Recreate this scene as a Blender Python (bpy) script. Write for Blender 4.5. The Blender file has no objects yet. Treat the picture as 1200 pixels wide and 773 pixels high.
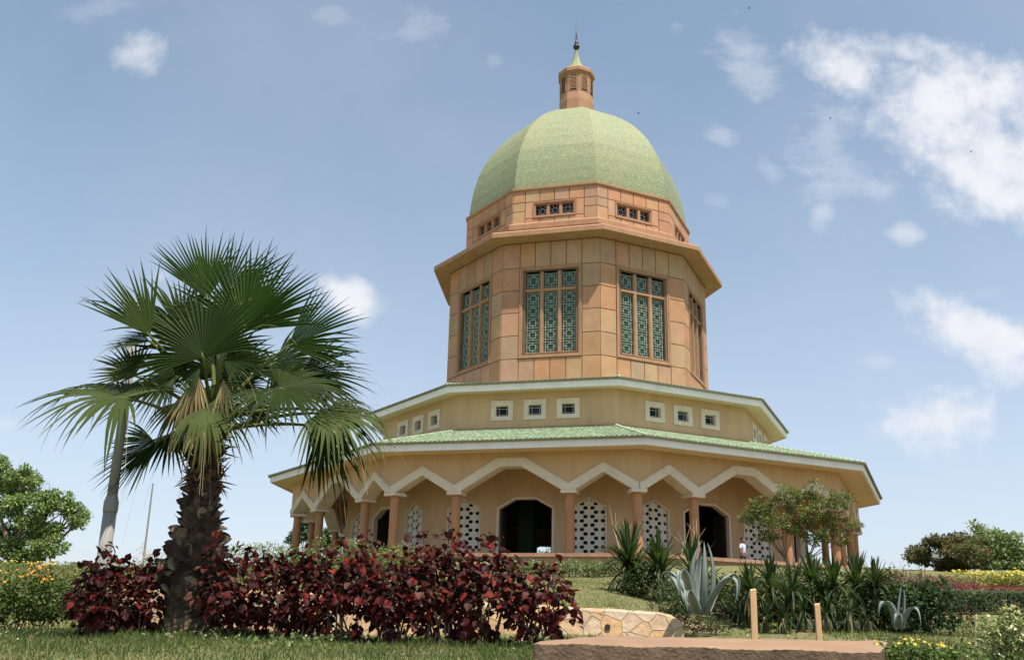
import bpy, math, random
import numpy as np
from mathutils import Vector
random.seed(7); rng = np.random.default_rng(7)
scene = bpy.context.scene
col = scene.collection

# ------------------------------------------------------------------ camera, sky, sun, exposure
cam_d = bpy.data.cameras.new('camera'); cam = bpy.data.objects.new('camera', cam_d); col.objects.link(cam)
scene.camera = cam
EYE = np.array([0, 0, 1.55])
FPX, PITCH, ROLL, AZ, SHY = 1091.677, 0.2757148, -0.0216467, -0.0708792, -44.6835
_ca, _sa, _cp, _sp, _cr, _sr = (math.cos(AZ), math.sin(AZ), math.cos(PITCH), math.sin(PITCH), math.cos(ROLL), math.sin(ROLL))
_right = np.array([_ca, -_sa, 0]); _fh = np.array([_sa, _ca, 0])
FW = _cp*_fh + _sp*np.array([0, 0, 1.]); _up = -_sp*_fh + _cp*np.array([0, 0, 1.])
CX = _right*_cr - _up*_sr; CY = _right*_sr + _up*_cr
from mathutils import Matrix
cam.matrix_world = Matrix([[CX[0], CY[0], -FW[0], EYE[0]], [CX[1], CY[1], -FW[1], EYE[1]], [CX[2], CY[2], -FW[2], EYE[2]], [0, 0, 0, 1]])
cam_d.sensor_fit = 'HORIZONTAL'; cam_d.sensor_width = 36; cam_d.lens = FPX/1200*36
cam_d.shift_y = -SHY/1200
cam_d.clip_start = 0.05; cam_d.clip_end = 12000

def at(x, y, Y):
    """measured direction in the photograph -> the world point that lies Y metres into the place"""
    v = FW*FPX + CX*(x-600) + CY*(386.5-SHY-y)
    return EYE + v/v[1]*Y

SUN_EL, SUN_AZ = 69.5, 36.0       # azimuth from the viewer's side towards the right
L = Vector((math.cos(math.radians(SUN_EL))*math.sin(math.radians(SUN_AZ)),
            -math.cos(math.radians(SUN_EL))*math.cos(math.radians(SUN_AZ)), math.sin(math.radians(SUN_EL))))
sd = bpy.data.lights.new('sun', 'SUN'); sd.energy = 5.0; sd.angle = math.radians(0.6); sd.color = (1, .905, .80)
so = bpy.data.objects.new('sun', sd); col.objects.link(so); so.location = (20, -20, 60)
so.rotation_euler = L.to_track_quat('Z', 'Y').to_euler()

world = bpy.data.worlds.new('World'); scene.world = world; world.use_nodes = True
def build_world():
    nt = world.node_tree; N = nt.nodes; Lk = nt.links; N.clear()
    def n(t, **k):
        o = N.new(t)
        for a, b in k.items(): setattr(o, a, b)
        return o
    def m(op, a, b=None, c=None, clamp=False):
        o = n('ShaderNodeMath', operation=op, use_clamp=clamp)
        for i, v in enumerate((a, b, c)):
            if v is None: continue
            if isinstance(v, (int, float)): o.inputs[i].default_value = v
            else: Lk.new(v, o.inputs[i])
        return o.outputs[0]
    out = n('ShaderNodeOutputWorld')
    sky = n('ShaderNodeTexSky', sky_type='NISHITA', sun_disc=False)
    sky.sun_elevation = math.radians(SUN_EL)
    sky.sun_rotation = math.atan2(L.x, L.y)
    sky.altitude = 1200; sky.air_density = 1.0; sky.dust_density = 2.2; sky.ozone_density = 1.2
    hs = n('ShaderNodeHueSaturation'); hs.inputs['Saturation'].default_value = 0.80; hs.inputs['Hue'].default_value = .486; hs.inputs['Value'].default_value = 1.0
    Lk.new(sky.outputs[0], hs.inputs['Color'])
    bg = n('ShaderNodeBackground'); bg.inputs['Strength'].default_value = SKY_STRENGTH
    Lk.new(hs.outputs[0], bg.inputs['Color'])
    tc = n('ShaderNodeTexCoord'); sp = n('ShaderNodeSeparateXYZ'); Lk.new(tc.outputs['Generated'], sp.inputs[0])
    yy = m('MAXIMUM', sp.outputs[1], .08)
    u = m('DIVIDE', sp.outputs[0], yy); v = m('DIVIDE', sp.outputs[2], yy)
    cb = n('ShaderNodeCombineXYZ'); Lk.new(u, cb.inputs[0]); Lk.new(v, cb.inputs[1])
    def noise(scale, det, rough, off, sx=1, sy=1):
        mp = n('ShaderNodeMapping'); mp.inputs['Scale'].default_value = (sx, sy, 1); mp.inputs['Location'].default_value = (off, off*.7, 0)
        Lk.new(cb.outputs[0], mp.inputs[0])
        t = n('ShaderNodeTexNoise'); t.inputs['Scale'].default_value = scale; t.inputs['Detail'].default_value = det
        t.inputs['Roughness'].default_value = rough; Lk.new(mp.outputs[0], t.inputs['Vector'])
        return t.outputs[0]
    big = noise(7, 8, .58, 3.1); fine = noise(24, 7, .62, 9.3); streak = noise(9, 7, .6, 5.0, 1.0, 2.2)
    tex = m('ADD', m('MULTIPLY', big, .65), m('MULTIPLY', fine, .35))
    total = None
    # (photo x, y, half width, half height, density, noise amount, slant)
    CL = [(1110, 118, 200, 92, 1.08, 1.35, .18), (1005, 88, 95, 58, 1.0, 1.5, .25), (1060, 62, 80, 40, .85, 1.8, .2), (1180, 190, 110, 90, 1.05, 1.4, .1), (975, 175, 85, 105, .40, 2.9, -.3), (870, 75, 75, 62, .42, 2.9, .5),
          (1150, 388, 125, 54, 1.05, 1.35, .30), (1100, 498, 115, 50, .95, 1.6, .05), (1190, 425, 70, 42, .8, 2.1, .2), (1030, 422, 46, 22, .35, 2.2, 0),
          (1062, 275, 30, 20, .60, 1.9, .1), (414, 352, 60, 40, 1.12, 1.1, .35), (157, 65, 56, 42, .8, 1.5, .2), (490, 28, 70, 48, .26, 2.9, .8),
          (400, 25, 90, 38, .24, 2.9, .3), (188, 323, 26, 13, .42, 1.8, 0), (845, 160, 26, 20, .32, 2.4, 0), (1150, 345, 60, 20, .18, 2.4, 0),
          (120, 12, 80, 24, .20, 2.6, 0), (8, 497, 26, 12, .30, 1.8, 0), (962, 252, 30, 28, .5, 2.2, -.5), (905, 205, 28, 30, .35, 2.4, .4), (845, 238, 34, 18, .2, 2.4, 0), (578, 72, 18, 18, .2, 2.2, 0)]
    for (x, y, a, b, dens, namt, sl) in CL:
        v0 = FW*FPX + CX*(x-600) + CY*(386.5-SHY-y); v0 = v0/v0[1]
        va = FW*FPX + CX*(x+a-600) + CY*(386.5-SHY-y); va = va/va[1]
        vb = FW*FPX + CX*(x-600) + CY*(386.5-SHY-(y-b)); vb = vb/vb[1]
        A = abs(va[0]-v0[0]); B = abs(vb[2]-v0[2])
        du = m('SUBTRACT', u, float(v0[0])); dv = m('SUBTRACT', v, float(v0[2]))
        dv = m('ADD', dv, m('MULTIPLY', du, sl))
        e = m('ADD', m('POWER', m('ABSOLUTE', m('DIVIDE', du, float(A))), 2), m('POWER', m('ABSOLUTE', m('DIVIDE', dv, float(B))), 2))
        f = m('SUBTRACT', 1.0, m('SQRT', e))
        src = tex if dens > .6 else m('ADD', m('MULTIPLY', tex, .5), m('MULTIPLY', streak, .5))
        g = m('ADD', f, m('MULTIPLY', m('SUBTRACT', src, .53), namt*1.9))
        g = m('DIVIDE', g, .75 if dens > .9 else .95, clamp=True)
        g = m('MULTIPLY', m('MULTIPLY', g, g), m('SUBTRACT', 3.0, m('MULTIPLY', g, 2.0)))
        # fade out well outside the ellipse
        edge = m('SUBTRACT', 2.3, m('MULTIPLY', m('SQRT', e), 1.35), clamp=True)
        g = m('MULTIPLY', m('MULTIPLY', g, edge), dens*.88)
        total = g if total is None else m('MAXIMUM', total, g)
    # thin veil of haze in long soft bands
    veil = m('MULTIPLY', m('SUBTRACT', noise(2.2, 4, .5, 1.0), .38, clamp=True), .35)
    total = m('MAXIMUM', total, veil, clamp=True)
    # low haze band towards the horizon
    hz = m('MULTIPLY', m('POWER', m('SUBTRACT', 1.0, m('DIVIDE', v, .75), clamp=True), 2.0), .62)
    bgh = n('ShaderNodeBackground'); bgh.inputs['Color'].default_value = (.69, .68, .77, 1); bgh.inputs['Strength'].default_value = HAZE_STRENGTH
    mixh = n('ShaderNodeMixShader'); Lk.new(hz, mixh.inputs[0]); Lk.new(bg.outputs[0], mixh.inputs[1]); Lk.new(bgh.outputs[0], mixh.inputs[2])
    bgc = n('ShaderNodeBackground'); bgc.inputs['Strength'].default_value = CLOUD_STRENGTH
    shade = n('ShaderNodeMix', data_type='RGBA'); Lk.new(fine, shade.inputs[0])
    shade.inputs[6].default_value = (.66, .70, .80, 1); shade.inputs[7].default_value = (1, .98, .98, 1)
    Lk.new(shade.outputs[2], bgc.inputs['Color'])
    mix = n('ShaderNodeMixShader'); Lk.new(total, mix.inputs[0]); Lk.new(mixh.outputs[0], mix.inputs[1]); Lk.new(bgc.outputs[0], mix.inputs[2])
    Lk.new(mix.outputs[0], out.inputs['Surface'])
SKY_STRENGTH, HAZE_STRENGTH, CLOUD_STRENGTH = 0.125, 0.54, 0.68
build_world()
vs = scene.view_settings
vs.view_transform = 'Standard'; vs.look = 'None'; vs.gamma = 1; vs.exposure = 0.66; vs.use_curve_mapping = False
scene.cycles.max_bounces = 6; scene.cycles.transparent_max_bounces = 8

# ------------------------------------------------------------------ helpers
def tag(o, label=None, cat=None, group=None, kind=None):
    if label: o['label'] = label
    if cat: o['category'] = cat
    if group: o['group'] = group
    if kind: o['kind'] = kind
    return o

def empty(name, loc, label=None, cat=None, group=None):
    o = bpy.data.objects.new(name, None); col.objects.link(o); o.location = tuple(float(c) for c in loc)
    o.empty_display_size = .2
    return tag(o, label, cat, group)

class MB:
    """collects vertices, faces and a colour per face; build() links them as ONE mesh object"""
    def __init__(s): s.v = []; s.f = []; s.c = []; s.nv = 0
    def add(s, verts, faces, color=(1, 1, 1)):
        verts = np.asarray(verts, float); s.v.append(verts)
        b = s.nv
        for f in faces: s.f.append(tuple(i+b for i in f)); s.c.append(color)
        s.nv += len(verts)
    def addc(s, verts, faces, colors):
        verts = np.asarray(verts, float); s.v.append(verts); b = s.nv
        for f, c in zip(faces, colors): s.f.append(tuple(i+b for i in f)); s.c.append(c)
        s.nv += len(verts)
    def box8(s, p, color=(1, 1, 1)):
        s.add(p, [(0, 3, 2, 1), (4, 5, 6, 7), (0, 1, 5, 4), (1, 2, 6, 5), (2, 3, 7, 6), (3, 0, 4, 7)], color)
    def box(s, c, size, rz=0, color=(1, 1, 1)):
        x, y, z = [q/2 for q in size]; cc, ss = math.cos(rz), math.sin(rz); P = []
        for dz in (-z, z):
            for dx, dy in ((-x, -y), (x, -y), (x, y), (-x, y)):
                P.append((c[0]+dx*cc-dy*ss, c[1]+dx*ss+dy*cc, c[2]+dz))
        s.box8(P, color)
    def tube(s, path, radii, n=8, color=(1, 1, 1), cap=True, ell=None):
        path = [np.asarray(p, float) for p in path]; V = []; ref = None
        for i, p in enumerate(path):
            d = path[min(i+1, len(path)-1)] - path[max(i-1, 0)]; d = d/(np.linalg.norm(d)+1e-9)
            if ref is None: ref = np.array([1., 0, 0]) if abs(d[0]) < .8 else np.array([0, 1., 0])
            a = ref - d*(ref@d); a /= np.linalg.norm(a)+1e-9; b = np.cross(d, a); ref = a
            r = radii[i] if hasattr(radii, '__len__') else radii
            for k in range(n):
                t = 2*math.pi*k/n; V.append(p + a*r*math.cos(t) + b*r*math.sin(t))
        F = []
        for i in range(len(path)-1):
            for k in range(n):
                k2 = (k+1) % n; F.append((i*n+k, i*n+k2, (i+1)*n+k2, (i+1)*n+k))
        if cap: F.append(tuple(range(n-1, -1, -1))); F.append(tuple((len(path)-1)*n+k for k in range(n)))
        s.add(V, F, color)
    def lathe(s, cxy, prof, n=24, rot=0, color=(1, 1, 1), cap=True):
        V = []; F = []
        for r, z in prof:
            for k in range(n):
                t = 2*math.pi*k/n + rot; V.append((cxy[0]+r*math.sin(t), cxy[1]-r*math.cos(t), z))
        m = len(prof)
        for i in range(m-1):
            for k in range(n):
                k2 = (k+1) % n; F.append((i*n+k, i*n+k2, (i+1)*n+k2, (i+1)*n+k))
        if cap: F.append(tuple(range(n-1, -1, -1))); F.append(tuple((m-1)*n+k for k in range(n)))
        s.add(V, F, color)
    def build(s, name, mat, parent=None, smooth=False, origin=None):
        V = np.concatenate(s.v) if s.v else np.zeros((0, 3))
        if origin is None: origin = parent_origin(parent)
        V = V - np.asarray(origin, float)
        me = bpy.data.meshes.new(name)
        nl = np.fromiter((len(f) for f in s.f), int, len(s.f))
        li = np.fromiter((i for f in s.f for i in f), int, int(nl.sum()))
        me.vertices.add(len(V)); me.vertices.foreach_set('co', V.astype(np.float32).ravel())
        me.loops.add(len(li)); me.loops.foreach_set('vertex_index', li.astype(np.int32))
        me.polygons.add(len(nl)); st = np.concatenate([[0], np.cumsum(nl)[:-1]]) if len(nl) else np.zeros(0, int)
        me.polygons.foreach_set('loop_start', st.astype(np.int32))
        me.update(calc_edges=True)
        ca = me.attributes.new('tint', 'FLOAT_COLOR', 'FACE')
        cc = np.ones((len(s.c), 4), np.float32); cc[:, :3] = np.array(s.c, np.float32).reshape(-1, 3); ca.data.foreach_set('color', cc.ravel())
        me.polygons.foreach_set('use_smooth', np.full(len(nl), bool(smooth)))
        me.materials.append(mat); me.validate()
        o = bpy.data.objects.new(name, me); col.objects.link(o)
        if parent is not None: o.parent = parent
        else: o.location = tuple(float(q) for q in origin)
        return o

def parent_origin(p):
    o = np.zeros(3)
    while p is not None: o = o + np.array(p.location); p = p.parent
    return o

def scatter(mb, tv, tf, P, A, Nn, S, colors):
    """copies of a small template (x across, y along, z normal) at points P, along A, facing Nn, scaled S (n,3)"""
    P = np.asarray(P, float); n = len(P)
    if n == 0: return
    A = A/(np.linalg.norm(A, axis=1, keepdims=True)+1e-9)
    X = np.cross(A, Nn); X /= (np.linalg.norm(X, axis=1, keepdims=True)+1e-9); Z = np.cross(X, A)
    tv = np.asarray(tv, float)
    S = np.asarray(S, float)
    if S.ndim == 1: S = np.repeat(S[:, None], 3, 1)
    V = (P[:, None, :] + X[:, None, :]*(tv[None, :, 0:1]*S[:, None, 0:1]) + A[:, None, :]*(tv[None, :, 1:2]*S[:, None, 1:2])
         + Z[:, None, :]*(tv[None, :, 2:3]*S[:, None, 2:3]))
    b = mb.nv; k = len(tv)
    mb.v.append(V.reshape(-1, 3))
    for i in range(n):
        o = b+i*k
        for f in tf: mb.f.append(tuple(q+o for q in f)); mb.c.append(tuple(colors[i]))
    mb.nv += n*k

def sph(n):
    v = rng.normal(size=(n, 3)); return v/np.linalg.norm(v, axis=1, keepdims=True)

def pick(cols, n, jitter=.18, w=None):
    cols = np.array(cols, float); i = rng.choice(len(cols), n, p=w)
    return np.clip(cols[i]*(1+rng.uniform(-jitter, jitter, (n, 1)))*(1+rng.uniform(-.06, .06, (n, 3))), 0, 1)

# leaf templates
OV_V = [(0, 0, 0), (-.26, .28, .05), (0, .3, -.03), (.26, .28, .05), (-.24, .62, .03), (0, .65, -.06), (.24, .62, .03), (0, 1, -.16)]
OV_F = [(0, 2, 1), (0, 3, 2), (1, 2, 5, 4), (2, 3, 6, 5), (4, 5, 7), (5, 6, 7)]
BR_V = [(0, 0, 0), (-.40, .22, .09), (0, .25, -.02), (.40, .22, .09), (-.42, .58, .05), (0, .6, -.06), (.42, .58, .05), (0, 1.05, -.24)]
SM_V = [(0, 0, 0), (-.28, .5, .06), (.28, .5, .06), (0, 1, -.08)]
SM_F = [(0, 2, 1), (1, 2, 3)]
BL_V = [(-.5, 0, 0), (.5, 0, 0), (-.35, .5, .06), (.35, .5, .06), (0, 1, .28)]
BL_F = [(0, 1, 3, 2), (2, 3, 4)]
FL_V = [(0, 0, .1)] + [(math.cos(t)*(1 if i % 2 else .55), math.sin(t)*(1 if i % 2 else .55), 0.25 if i % 2 else .12) for i, t in enumerate(np.linspace(0, 2*math.pi, 10, endpoint=False))]
FL_F = [(0, 1+i, 1+(i+1) % 10) for i in range(10)]
def sword(nseg, w, arch):
    V = []; F = []
    for i in range(nseg+1):
        t = i/nseg; ww = w*(0.55+.9*t)*(1-t)**.55 if t > 0 else w*.6
        if i == nseg: ww = .002
        y = t*(1-arch*.35*t); z = -arch*t*t*.75
        V += [(-ww, y, z+ww*.35), (0, y, z), (ww, y, z+ww*.35)]
    for i in range(nseg):
        a = i*3; F += [(a, a+1, a+4, a+3), (a+1, a+2, a+5, a+4)]
    return V, F

# ------------------------------------------------------------------ materials
def newmat(name):
    m = bpy.data.materials.new(name); m.use_nodes = True; nt = m.node_tree
    return m, nt, nt.nodes, nt.links, nt.nodes['Principled BSDF']
def lin(r, g, b): return (r, g, b, 1)

def plain(name, c, rough=.75, var=.12, scale=3., bump=.15, bscale=40., attr=False, metal=0, spec=.4, dirt_or_glint=None, overlay_scale=.7, overlay_amt=.35, coords='Object', stretch=None):
    m, nt, N, K, B = newmat(name)
    tc = N.new('ShaderNodeTexCoord'); vec = tc.outputs[coords]
    if stretch:
        mp = N.new('ShaderNodeMapping'); mp.inputs['Scale'].default_value = stretch; K.new(vec, mp.inputs[0]); vec2 = mp.outputs[0]
    else: vec2 = vec
    t = N.new('ShaderNodeTexNoise'); t.inputs['Scale'].default_value = scale; t.inputs['Detail'].default_value = 7; t.inputs['Roughness'].default_value = .62; K.new(vec2, t.inputs['Vector'])
    rp = N.new('ShaderNodeMapRange'); rp.inputs['From Min'].default_value = .3; rp.inputs['From Max'].default_value = .7
    rp.inputs['To Min'].default_value = 1-var; rp.inputs['To Max'].default_value = 1+var; K.new(t.outputs[0], rp.inputs[0])
    vm = N.new('ShaderNodeVectorMath'); vm.operation = 'SCALE'; K.new(rp.outputs[0], vm.inputs['Scale'])
    if attr:
        a = N.new('ShaderNodeAttribute'); a.attribute_name = 'tint'
        mx = N.new('ShaderNodeVectorMath'); mx.operation = 'MULTIPLY'; mx.inputs[1].default_value = c[:3]; K.new(a.outputs['Vector'], mx.inputs[0]); K.new(mx.outputs[0], vm.inputs[0])
    else: vm.inputs[0].default_value = c[:3]
    src = vm.outputs[0]
    if dirt_or_glint:
        t2 = N.new('ShaderNodeTexNoise'); t2.inputs['Scale'].default_value = overlay_scale; t2.inputs['Detail'].default_value = 8; t2.inputs['Roughness'].default_value = .7; K.new(vec2, t2.inputs['Vector'])
        r2 = N.new('ShaderNodeMapRange'); r2.inputs['From Min'].default_value = .48; r2.inputs['From Max'].default_value = .72; r2.inputs['To Max'].default_value = overlay_amt; K.new(t2.outputs[0], r2.inputs[0])
        mm = N.new('ShaderNodeMix'); mm.data_type = 'RGBA'; K.new(r2.outputs[0], mm.inputs[0]); K.new(src, mm.inputs[6]); mm.inputs[7].default_value = dirt_or_glint+(1,) if len(dirt_or_glint) == 3 else dirt_or_glint
        src = mm.outputs[2]
    K.new(src, B.inputs['Base Color'])
    B.inputs['Roughness'].default_value = rough; B.inputs['Metallic'].default_value = metal; B.inputs['Specular IOR Level'].default_value = spec
    if bump:
        t3 = N.new('ShaderNodeTexNoise'); t3.inputs['Scale'].default_value = bscale; t3.inputs['Detail'].default_value = 4; K.new(vec2, t3.inputs['Vector'])
        bm = N.new('ShaderNodeBump'); bm.inputs['Strength'].default_value = bump; bm.inputs['Distance'].default_value = .02; K.new(t3.outputs[0], bm.inputs['Height']); K.new(bm.outputs[0], B.inputs['Normal'])
    return m

def leafmat(name, rough=.45, trans=.3, spec=.4, var=.15, scale=6.):
    m, nt, N, K, B = newmat(name)
    a = N.new('ShaderNodeAttribute'); a.attribute_name = 'tint'
    tc = N.new('ShaderNodeTexCoord'); t = N.new('ShaderNodeTexNoise'); t.inputs['Scale'].default_value = scale; t.inputs['Detail'].default_value = 4; K.new(tc.outputs['Object'], t.inputs['Vector'])
    rp = N.new('ShaderNodeMapRange'); rp.inputs['From Min'].default_value = .3; rp.inputs['From Max'].default_value = .7; rp.inputs['To Min'].default_value = 1-var; rp.inputs['To Max'].default_value = 1+var; K.new(t.outputs[0], rp.inputs[0])
    vm = N.new('ShaderNodeVectorMath'); vm.operation = 'SCALE'; K.new(a.outputs['Vector'], vm.inputs[0]); K.new(rp.outputs[0], vm.inputs['Scale'])
    K.new(vm.outputs[0], B.inputs['Base Color']); B.inputs['Roughness'].default_value = rough; B.inputs['Specular IOR Level'].default_value = spec
    tr = N.new('ShaderNodeBsdfTranslucent')
    v2 = N.new('ShaderNodeVectorMath'); v2.operation = 'MULTIPLY'; K.new(vm.outputs[0], v2.inputs[0]); v2.inputs[1].default_value = (1.25, 1.35, .7); K.new(v2.outputs[0], tr.inputs['Color'])
    mx = N.new('ShaderNodeMixShader'); mx.inputs[0].default_value = trans; K.new(B.outputs[0], mx.inputs[1]); K.new(tr.outputs[0], mx.inputs[2])
    K.new(mx.outputs[0], N['Material Output'].inputs['Surface'])
    return m

PLASTER = plain('tan_plaster', (.52, .345, .195), .9, .08, .7, .25, 60, dirt_or_glint=(.32, .195, .11), overlay_scale=1.5, overlay_amt=.45, stretch=(1, 1, .22))
BAND = plain('cream_stone_band', (.64, .54, .43), .85, .08, 2, .2, 50, dirt_or_glint=(.40, .34, .25), overlay_scale=1.6, overlay_amt=.45)
WHITE = plain('white_fascia_paint', (.78, .73, .70), .6, .04, 1.5, .08, 30, dirt_or_glint=(.52, .47, .42), overlay_scale=1.3, overlay_amt=.4, stretch=(1, 1, .3))
SOFFIT = plain('cream_soffit_paint', (.62, .48, .31), .9, .05, 1, .1, 40, dirt_or_glint=(.45, .35, .22), overlay_scale=.8, overlay_amt=.3)
STONE = plain('sandstone_panel', (1, 1, 1), .8, .13, 1.3, .2, 30, attr=True, dirt_or_glint=(.27, .14, .075), overlay_scale=2.2, overlay_amt=.32)
STONE2 = plain('sandstone_trim', (.36, .20, .11), .8, .15, 2., .2, 30, dirt_or_glint=(.27, .15, .09), overlay_scale=1.6, overlay_amt=.5)
JOINT = plain('dark_joint_mortar', (.15, .09, .055), .95, .2, 5, .1, 30)
COLUMN = plain('terracotta_column', (.38, .19, .09), .8, .12, 2, .2, 45, dirt_or_glint=(.32, .15, .07), overlay_scale=2.5, overlay_amt=.45)
COLDARK = plain('terracotta_column_worn', (.40, .20, .10), .8, .15, 2, .2, 45)
LATTICE = plain('white_lattice_concrete', (.62, .58, .50), .85, .06, 2, .15, 50, dirt_or_glint=(.45, .40, .32), overlay_scale=2, overlay_amt=.35)
GREY = plain('galvanised_steel', (.24, .24, .225), .65, .12, 2, .08, 60, metal=0, spec=.25, dirt_or_glint=(.13, .13, .12), overlay_scale=5, overlay_amt=.5, stretch=(1, 1, .15))
DARKMETAL = plain('dark_metal', (.05, .045, .045), .45, .1, 3, 0, metal=.6)
CAME = plain('lead_came', (.44, .45, .40), .6, .1, 3, 0)
DARKWOOD = plain('dark_varnished_wood', (.03, .018, .013), .5, .2, 6, .1, 30)
BARK = plain('grey_brown_bark', (.16, .11, .075), .9, .3, 8, .6, 30, stretch=(1, 1, .3))
PALEBARK = plain('pale_dry_stem', (.42, .33, .22), .9, .25, 8, .3, 40)
HUSK = plain('palm_trunk_husk', (1, 1, 1), .9, .35, 9, .5, 60, attr=True)
WOOD = plain('raw_timber_stake', (.56, .36, .19), .85, .22, 7, .3, 60, stretch=(3, 3, .25))
DRACEMENT = plain('grey_concrete', (.11, .10, .085), .95, .25, 8, .4, 60)

def glass(name, c, rough=.12, spec=.5):
    m, nt, N, K, B = newmat(name); tc = N.new('ShaderNodeTexCoord'); t = N.new('ShaderNodeTexNoise'); t.inputs['Scale'].default_value = 3
    K.new(tc.outputs['Object'], t.inputs['Vector']); r = N.new('ShaderNodeValToRGB')
    r.color_ramp.elements[0].color = (c[0]*.5, c[1]*.5, c[2]*.5, 1); r.color_ramp.elements[1].color = (c[0]*1.5, c[1]*1.5, c[2]*1.5, 1); K.new(t.outputs[0], r.inputs[0]); K.new(r.outputs[0], B.inputs['Base Color'])
    B.inputs['Roughness'].default_value = rough; B.inputs['Specular IOR Level'].default_value = spec
    return m
GREENGLASS = plain('green_stained_glass', (1, 1, 1), .35, .35, 4, 0, attr=True, spec=.25)
DARKGLASS = glass('dark_glass', (.006, .007, .006), .3, .12)
BLUEGLASS = glass('blue_dark_glass', (.012, .014, .04), .3, .2)

def dome_mat():
    m, nt, N, K, B = newmat('green_glass_mosaic')
    tc = N.new('ShaderNodeTexCoord')
    v = N.new('ShaderNodeTexVoronoi'); v.inputs['Scale'].default_value = 25; K.new(tc.outputs['Object'], v.inputs['Vector'])
    w = N.new('ShaderNodeTexWhiteNoise'); K.new(v.outputs['Position'], w.inputs['Vector'])
    r = N.new('ShaderNodeValToRGB'); cr = r.color_ramp
    for i, (p, c) in enumerate([(0, (.11, .155, .08)), (.3, (.16, .21, .11)), (.6, (.20, .245, .14)), (.85, (.26, .28, .145)), (1, (.38, .41, .27))]):
        e = cr.elements[i] if i < 2 else cr.elements.new(p); e.position = p; e.color = c+(1,)
    K.new(w.outputs['Value'], r.inputs[0])
    n2 = N.new('ShaderNodeTexNoise'); n2.inputs['Scale'].default_value = .35; n2.inputs['Detail'].default_value = 6; n2.inputs['Roughness'].default_value = .7; K.new(tc.outputs['Object'], n2.inputs['Vector'])
    mr = N.new('ShaderNodeMapRange'); mr.inputs[1].default_value = .35; mr.inputs[2].default_value = .7; mr.inputs[4].default_value = .45; K.new(n2.outputs[0], mr.inputs[0])
    mx = N.new('ShaderNodeMix'); mx.data_type = 'RGBA'; K.new(mr.outputs[0], mx.inputs[0]); K.new(r.outputs[0], mx.inputs[6]); mx.inputs[7].default_value = (.30, .27, .115, 1)
    K.new(mx.outputs[2], B.inputs['Base Color']); B.inputs['Roughness'].default_value = .55; B.inputs['Specular IOR Level'].default_value = .35
    bm = N.new('ShaderNodeBump'); bm.inputs['Strength'].default_value = .25; bm.inputs['Distance'].default_value = .02; K.new(v.outputs['Distance'], bm.inputs['Height']); K.new(bm.outputs[0], B.inputs['Normal'])
    return m
MOSAIC = dome_mat()
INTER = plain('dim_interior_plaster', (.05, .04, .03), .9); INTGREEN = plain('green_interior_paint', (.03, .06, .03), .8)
TILE = plain('green_glazed_roof_tile', (.19, .26, .155), .4, .3, 6, .1, 20, attr=True, spec=.4, dirt_or_glint=(.46, .50, .36), overlay_scale=7, overlay_amt=.8)  # pale overlay: the glaze's speckled highlights, painted into the tile colour
TILEDARK = plain('dark_clay_tile_edge', (.13, .13, .085), .7, .2, 6, .1, 30)  # one even dark tone for the tile ends along the eave

def ground_mat():
    m, nt, N, K, B = newmat('dry_grass_ground')
    tc = N.new('ShaderNodeTexCoord')
    def noise(s, d, r=.6):
        t = N.new('ShaderNodeTexNoise'); t.inputs['Scale'].default_value = s; t.inputs['Detail'].default_value = d; t.inputs['Roughness'].default_value = r; K.new(tc.outputs['Object'], t.inputs['Vector']); return t.outputs[0]
    r = N.new('ShaderNodeValToRGB'); K.new(noise(7, 9, .7), r.inputs[0])
    for i, (p, c) in enumerate([(.25, (.05, .07, .02)), (.42, (.095, .11, .032)), (.55, (.15, .145, .05)), (.72, (.23, .17, .08))]):
        e = r.color_ramp.elements[i] if i < 2 else r.color_ramp.elements.new(p); e.position = p; e.color = c+(1,)
    r2 = N.new('ShaderNodeMapRange'); r2.inputs[1].default_value = .55; r2.inputs[2].default_value = .68; K.new(noise(1.1, 8, .65), r2.inputs[0])
    mx = N.new('ShaderNodeMix'); mx.data_type = 'RGBA'; K.new(r2.outputs[0], mx.inputs[0]); K.new(r.outputs[0], mx.inputs[6]); mx.inputs[7].default_value = (.30, .19, .11, 1)
    K.new(mx.outputs[2], B.inputs['Base Color']); B.inputs['Roughness'].default_value = .95
    bm = N.new('ShaderNodeBump'); bm.inputs['Strength'].default_value = .7; bm.inputs['Distance'].default_value = .05; K.new(noise(30, 5), bm.inputs['Height']); K.new(bm.outputs[0], B.inputs['Normal'])
    return m
GROUND = ground_mat()

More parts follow.
